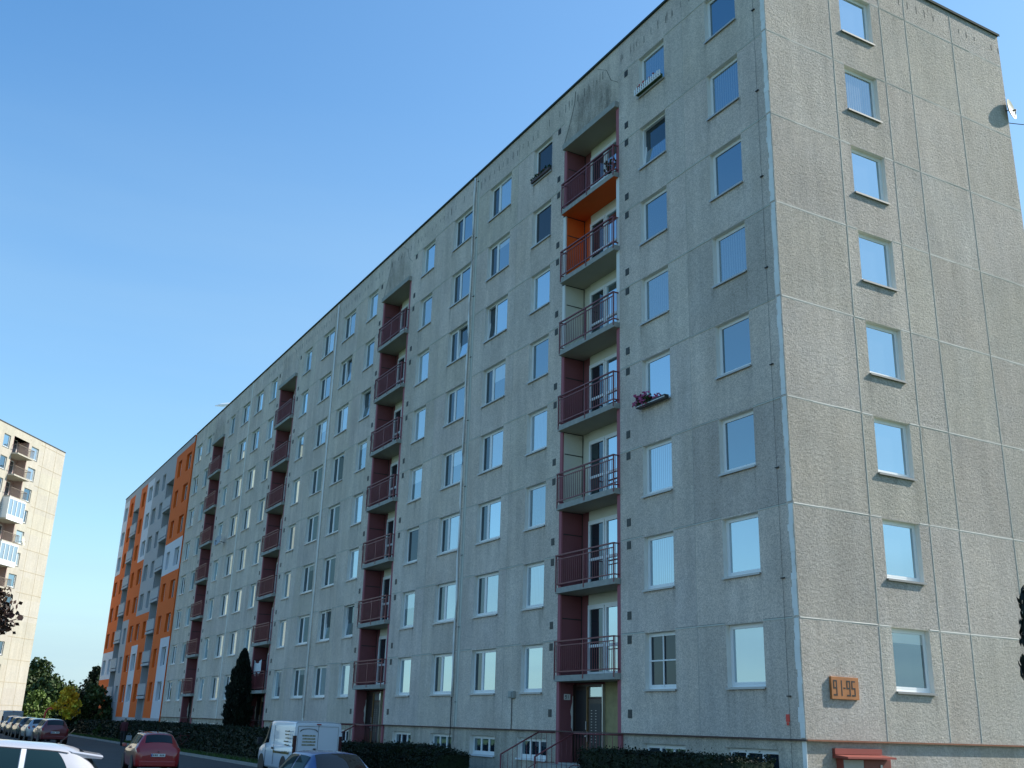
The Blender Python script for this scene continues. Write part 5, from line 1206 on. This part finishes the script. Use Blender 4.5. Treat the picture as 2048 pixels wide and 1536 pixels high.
# vans
def van(name, loc, heading, paint, label, livery=True, scale=1.0, group=None):
    VN = [(-2.40, .88, .32, 1.10, 1.86, .80), (-2.37, .93, .28, 1.12, 1.93, .85), (-2.30, .95, .27, 1.12, 1.96, .86), (-1.2, .96, .26, 1.12, 1.98, .86), (.2, .96, .26, 1.11, 1.98, .86), (.85, .96, .26, 1.09, 1.95, .84), (1.15, .96, .26, 1.08, 1.82, .82), (1.62, .94, .26, 1.05, 1.36, .78), (1.90, .92, .27, 1.00, 1.13, .76), (2.2, .88, .28, .90, 1.0, .70), (2.38, .76, .30, .70, .78, .6)]
    root = empty(name, loc, heading); tag(root, label, 'van', group); root.scale = (scale,)*3
    B = Body(VN, .02); mb = MB(); B.mesh(mb); mb.build('body', [paint], root)
    for sd_ in (1, -1): mb = MB(); B.patch(mb, 4.75, 7.55, 5.2, 7.0, sd_, .01, u1b=6.1, u0b=4.75, n=8); mb.build('side_window', [M['gl_car']], root, fix=False)
    mb = MB(); B.span(mb, 6.2, 7.9, 8.0, .01); mb.build('windscreen', [M['gl_car']], root, fix=False)
    for sd_ in (1, -1):
        mb = MB(); mb.box(-2.415, -2.30, sd_*.80, sd_*.925, .74, 1.48) if sd_ > 0 else mb.box(-2.415, -2.30, -.925, -.80, .74, 1.48); mb.build('tail_light', [simple('dark_tail_lens', (.06, .01, .015), .25) if 'vtail' not in M else M['vtail']], root, bevel=.015)
        mb = MB(); mb.box(1.45, 1.58, min(sd_*.95, sd_*1.16), max(sd_*.95, sd_*1.16), 1.08, 1.32); mb.build('wing_mirror', [M['black']], root, bevel=.03)
        mb = MB(); B.patch(mb, 8.6, 9.6, 4.2, 5.3, sd_, .012); mb.build('headlight', [M['lampglass']], root, fix=False)
        for x in (-1.45, 1.45):
            mb = MB(); wheel(mb, x, .84, .33, sd_); mb.build('wheel', [M['black'], M['steel'], M['darkmetal']], root); mb = MB(); mb.tube([(x, .90*sd_, .35), (x, .968*sd_, .35)], .40, 24); mb.build('wheel_arch', [M['black']], root)
    mb = MB(); mb.box(-2.48, -2.36, -.93, .93, .33, .56); mb.build('bumper', [P_white], root, bevel=.03)
    mb = MB(); X = -2.403
    mb.box(X-.004, X, -.006, .006, .60, 1.84, 0); mb.box(X-.004, X, -.76, .76, 1.80, 1.81, 0); 
    for sd_ in (1, -1): mb.box(X-.004, X, sd_*.765-.004, sd_*.765+.004, .60, 1.80, 0)
    mb.box(X-.03, X, .06, .16, .78, 1.05, 0)
    mb.box(X-.025, X, -.08, .08, 1.86, 1.90, 1)
    mb.build('rear_door', [M['darkmetal'], M['tail']], root)
    if livery:
        amber = simple('amber_lettering', (.16, .12, .02), .5, var=.5, scale=30); M['amber'] = amber
        mb = MB(); rg = random.Random(12); X = -2.408
        def words(y0, y1, z, h_):
            mb.box(X-.0004, X, y1, y0, z-.006, z+h_+.004, 2); y = y0
            while y > y1:
                w = rg.uniform(.012, .03); hh_ = h_*rg.choice((.65, .65, 1)); mb.box(X-.002, X, y-w, y, z, z+hh_, 0); y -= w+rg.choice((.007, .007, .007, .022))
        for k in range(4): words(.60-.02*k % .03, .10, 1.46-k*.105, .05)
        for i in range(26):
            a = pi*(i+.5)/26; y = .36-.32*cos(a)*-1-.0; mb.box(X-.002, X, y-.008, y+.008, 1.60+.10*sin(a), 1.645+.10*sin(a), 1)
        words(.74, .45, .80, .04); words(-.55, -.74, .84, .04)
        words(.70, -.72, .64, .05)
        # side panel strips (left side, +Y in body space)
        for sd_ in (1,):
            Y = .962
            def wside(x0, x1, z, h_):
                x = x0
                while x < x1:
                    w = rg.uniform(.03, .08); hh_ = h_*rg.choice((.7, .7, 1)); mb.box(x, x+w, Y+.004, Y+.012, z, z+hh_, rg.choice((0, 0, 1))); x += w+.02
            wside(-2.1, -.1, .82, .10)
            for k in range(5): wside(-2.02+.05*(k % 2), -1.45-.06*(k % 3), 1.60-k*.12, .045)
            mb.box(-.15, -.13, Y+.002, Y+.010, .40, 1.80, 1); mb.box(.95, .97, Y+.002, Y+.010, .40, 1.10, 1); mb.box(-.05, .12, Y+.004, Y+.03, .95, 1.02, 1)
        mb.build('lettering', [amber, M['ink'], simple('lettering_ground', (.50, .50, .42), .5, var=.4, scale=25)], root)
    return root
M['vtail'] = simple('dark_tail_lens', (.05, .01, .015), .25)
P_van = carpaint('white_van_paint', (.74, .78, .84), .3, .8)
q = at(642, 1443, 38.8); van('delivery_van', (q.x-2.35, q.y, GZ), pi+R(-1), P_van, 'white delivery van with yellow and black lettering parked beside the hedge', scale=.955)
q = at(20, 1450, 113); van('delivery_van', (q.x-2, q.y, GZ), pi+R(2), P_silver, 'pale van at the far end of the parked row by the cream tower', livery=False, group=None, scale=1.0)

# ---------------------------------------------------------------- red bent post, person, bicycle
a = at(88, 1440, 100); mb = MB(); mb.tube([(0, 0, 0), (0, 0, 1.75), (.0, .05, 1.95), (.0, .16, 2.15), (.0, .30, 2.25), (.0, .46, 2.24), (0, .52, 2.14)], .075, 10)
o = mb.build('bent_post', [M['brightred']], loc=(a.x, a.y, GZ)); o.rotation_euler = (0, 0, R(0)); tag(o, 'bright red bent pipe standing behind the parked cars', 'post')
def person(loc, rz, label):
    me = bpy.data.meshes.new('person')
    J = {'pelvis': (0, 0, .93, .15), 'waist': (0, 0, 1.08, .14), 'chest': (.03, 0, 1.30, .165), 'neck': (.05, 0, 1.47, .06), 'chin': (.08, 0, 1.54, .075), 'head': (.09, 0, 1.63, .095), 'crown': (.085, 0, 1.71, .06),
         'sl': (.03, .17, 1.38, .075), 'el': (-.02, .22, 1.12, .055), 'wl': (.10, .24, .90, .035), 'hl': (.13, .24, .82, .035), 'sr': (.03, -.17, 1.38, .075), 'er': (-.06, -.22, 1.12, .055), 'wr': (-.06, -.25, .88, .035), 'hr': (-.05, -.25, .80, .035),
         'hipl': (0, .09, .88, .11), 'kl': (.12, .10, .50, .075), 'al': (.10, .10, .10, .05), 'tl': (.25, .10, .04, .045), 'hipr': (0, -.09, .88, .11), 'kr': (-.02, -.10, .50, .075), 'ar': (-.20, -.10, .14, .05), 'tr': (-.08, -.10, .04, .045)}
    E_ = [('pelvis', 'waist'), ('waist', 'chest'), ('chest', 'neck'), ('neck', 'chin'), ('chin', 'head'), ('head', 'crown'), ('chest', 'sl'), ('sl', 'el'), ('el', 'wl'), ('wl', 'hl'), ('chest', 'sr'), ('sr', 'er'), ('er', 'wr'), ('wr', 'hr'), ('pelvis', 'hipl'), ('hipl', 'kl'), ('kl', 'al'), ('al', 'tl'), ('pelvis', 'hipr'), ('hipr', 'kr'), ('kr', 'ar'), ('ar', 'tr')]
    ks = list(J); me.from_pydata([J[k][:3] for k in ks], [(ks.index(a), ks.index(b)) for a, b in E_], [])
    o = bpy.data.objects.new('person', me); COL.objects.link(o); o.location = loc; o.rotation_euler = (0, 0, rz)
    sk = o.modifiers.new('skin', 'SKIN'); sv_ = me.skin_vertices[0].data
    for i, k in enumerate(ks): sv_[i].radius = (J[k][3], J[k][3]); sv_[i].use_root = (k == 'pelvis')
    sk.use_smooth_shade = True; o.modifiers.new('sub', 'SUBSURF').levels = 2; o.modifiers['sub'].render_levels = 2
    m, n, l, p = newmat('walker_cloth'); tc = n.new('ShaderNodeTexCoord'); se = n.new('ShaderNodeSeparateXYZ'); l.new(tc.outputs['Object'], se.inputs[0]); cr = n.new('ShaderNodeValToRGB'); l.new(mul(n, l, se.outputs[2], .5), cr.inputs[0])
    cr.color_ramp.interpolation = 'CONSTANT'; e = cr.color_ramp.elements; e[0].color = (.015, .015, .02, 1); e[1].position = .46; e[1].color = (.07, .012, .018, 1); e2 = e.new(.74); e2.color = (.32, .19, .13, 1); e3 = e.new(.835); e3.color = (.03, .02, .015, 1)
    l.new(cr.outputs[0], p.inputs['Base Color']); p.inputs['Roughness'].default_value = .9; me.materials.append(m)
    tag(o, label, 'person'); return o
q = at(246, 1470, 74.5); person((q.x, q.y, GZ), pi-R(30), 'person in a dark maroon top and dark trousers walking on the verge')
bg_ = MB(); bg_.box(-.06, .06, -.16, .16, 0, .30); bg_.tube([(0, -.1, .3), (0, -.06, .44), (0, .06, .44), (0, .1, .3)], .008, 5)
o = bg_.build('shopping_bag', [simple('pale_bag', (.30, .33, .38), .6)], bevel=.02); o.location = (q.x+.12, q.y+.36, GZ+.36); tag(o, 'pale carrier bag held by the walking person', 'bag')
# bicycle leaning against the hedge
q = at(430, 1470, 69); bk = empty('bicycle', (q.x, -3.35, GZ), R(80)); tag(bk, 'dark bicycle standing on the grass in front of the long hedge', 'bicycle')
for x in (-.52, .52):
    mb = MB(); pts = [(x+.33*cos(2*pi*i/24), 0, .34+.33*sin(2*pi*i/24)) for i in range(25)]; mb.tube(pts, .022, 6)
    for i in range(8): mb.tube([(x, 0, .34), pts[i*3]], .003, 4, m=1)
    mb.build('wheel', [M['black'], M['steel']], bk)
mb = MB(); F_ = [((-.52, 0, .34), (-.15, 0, .85)), ((-.52, 0, .34), (-.05, 0, .30)), ((-.05, 0, .30), (-.18, 0, .92)), ((-.05, 0, .30), (.36, 0, .80)), ((-.15, 0, .82), (.36, 0, .86)), ((.52, 0, .34), (.34, 0, .98))]
for a, b in F_: mb.tube([a, b], .018, 6)
mb.build('frame', [simple('maroon_frame', (.10, .015, .02), .4)], bk)
mb = MB(); mb.tube([(.30, -.28, 1.02), (.36, -.1, 1.0), (.36, .1, 1.0), (.30, .28, 1.02)], .014, 6); mb.build('handlebar', [M['steel']], bk)
mb = MB(); mb.box(-.32, -.06, -.07, .07, .92, .97); mb.build('saddle', [M['black']], bk, bevel=.02)

# ---------------------------------------------------------------- vapour trail high in the sky
a, b = at(430, 811.5, 3400), at(520, 803, 3400); mb = MB(); mb.tube([a, a.lerp(b, .15), a.lerp(b, .5), b], [1.5, 5.5, 6, 6], 10)
m, n, l, p = newmat('vapour'); p.inputs['Base Color'].default_value = (.95, .95, .97, 1); p.inputs['Roughness'].default_value = 1; p.inputs['Specular IOR Level'].default_value = 0
p.inputs['Alpha'].default_value = .85
o = mb.build('contrail', [m]); tag(o, kind='structure')
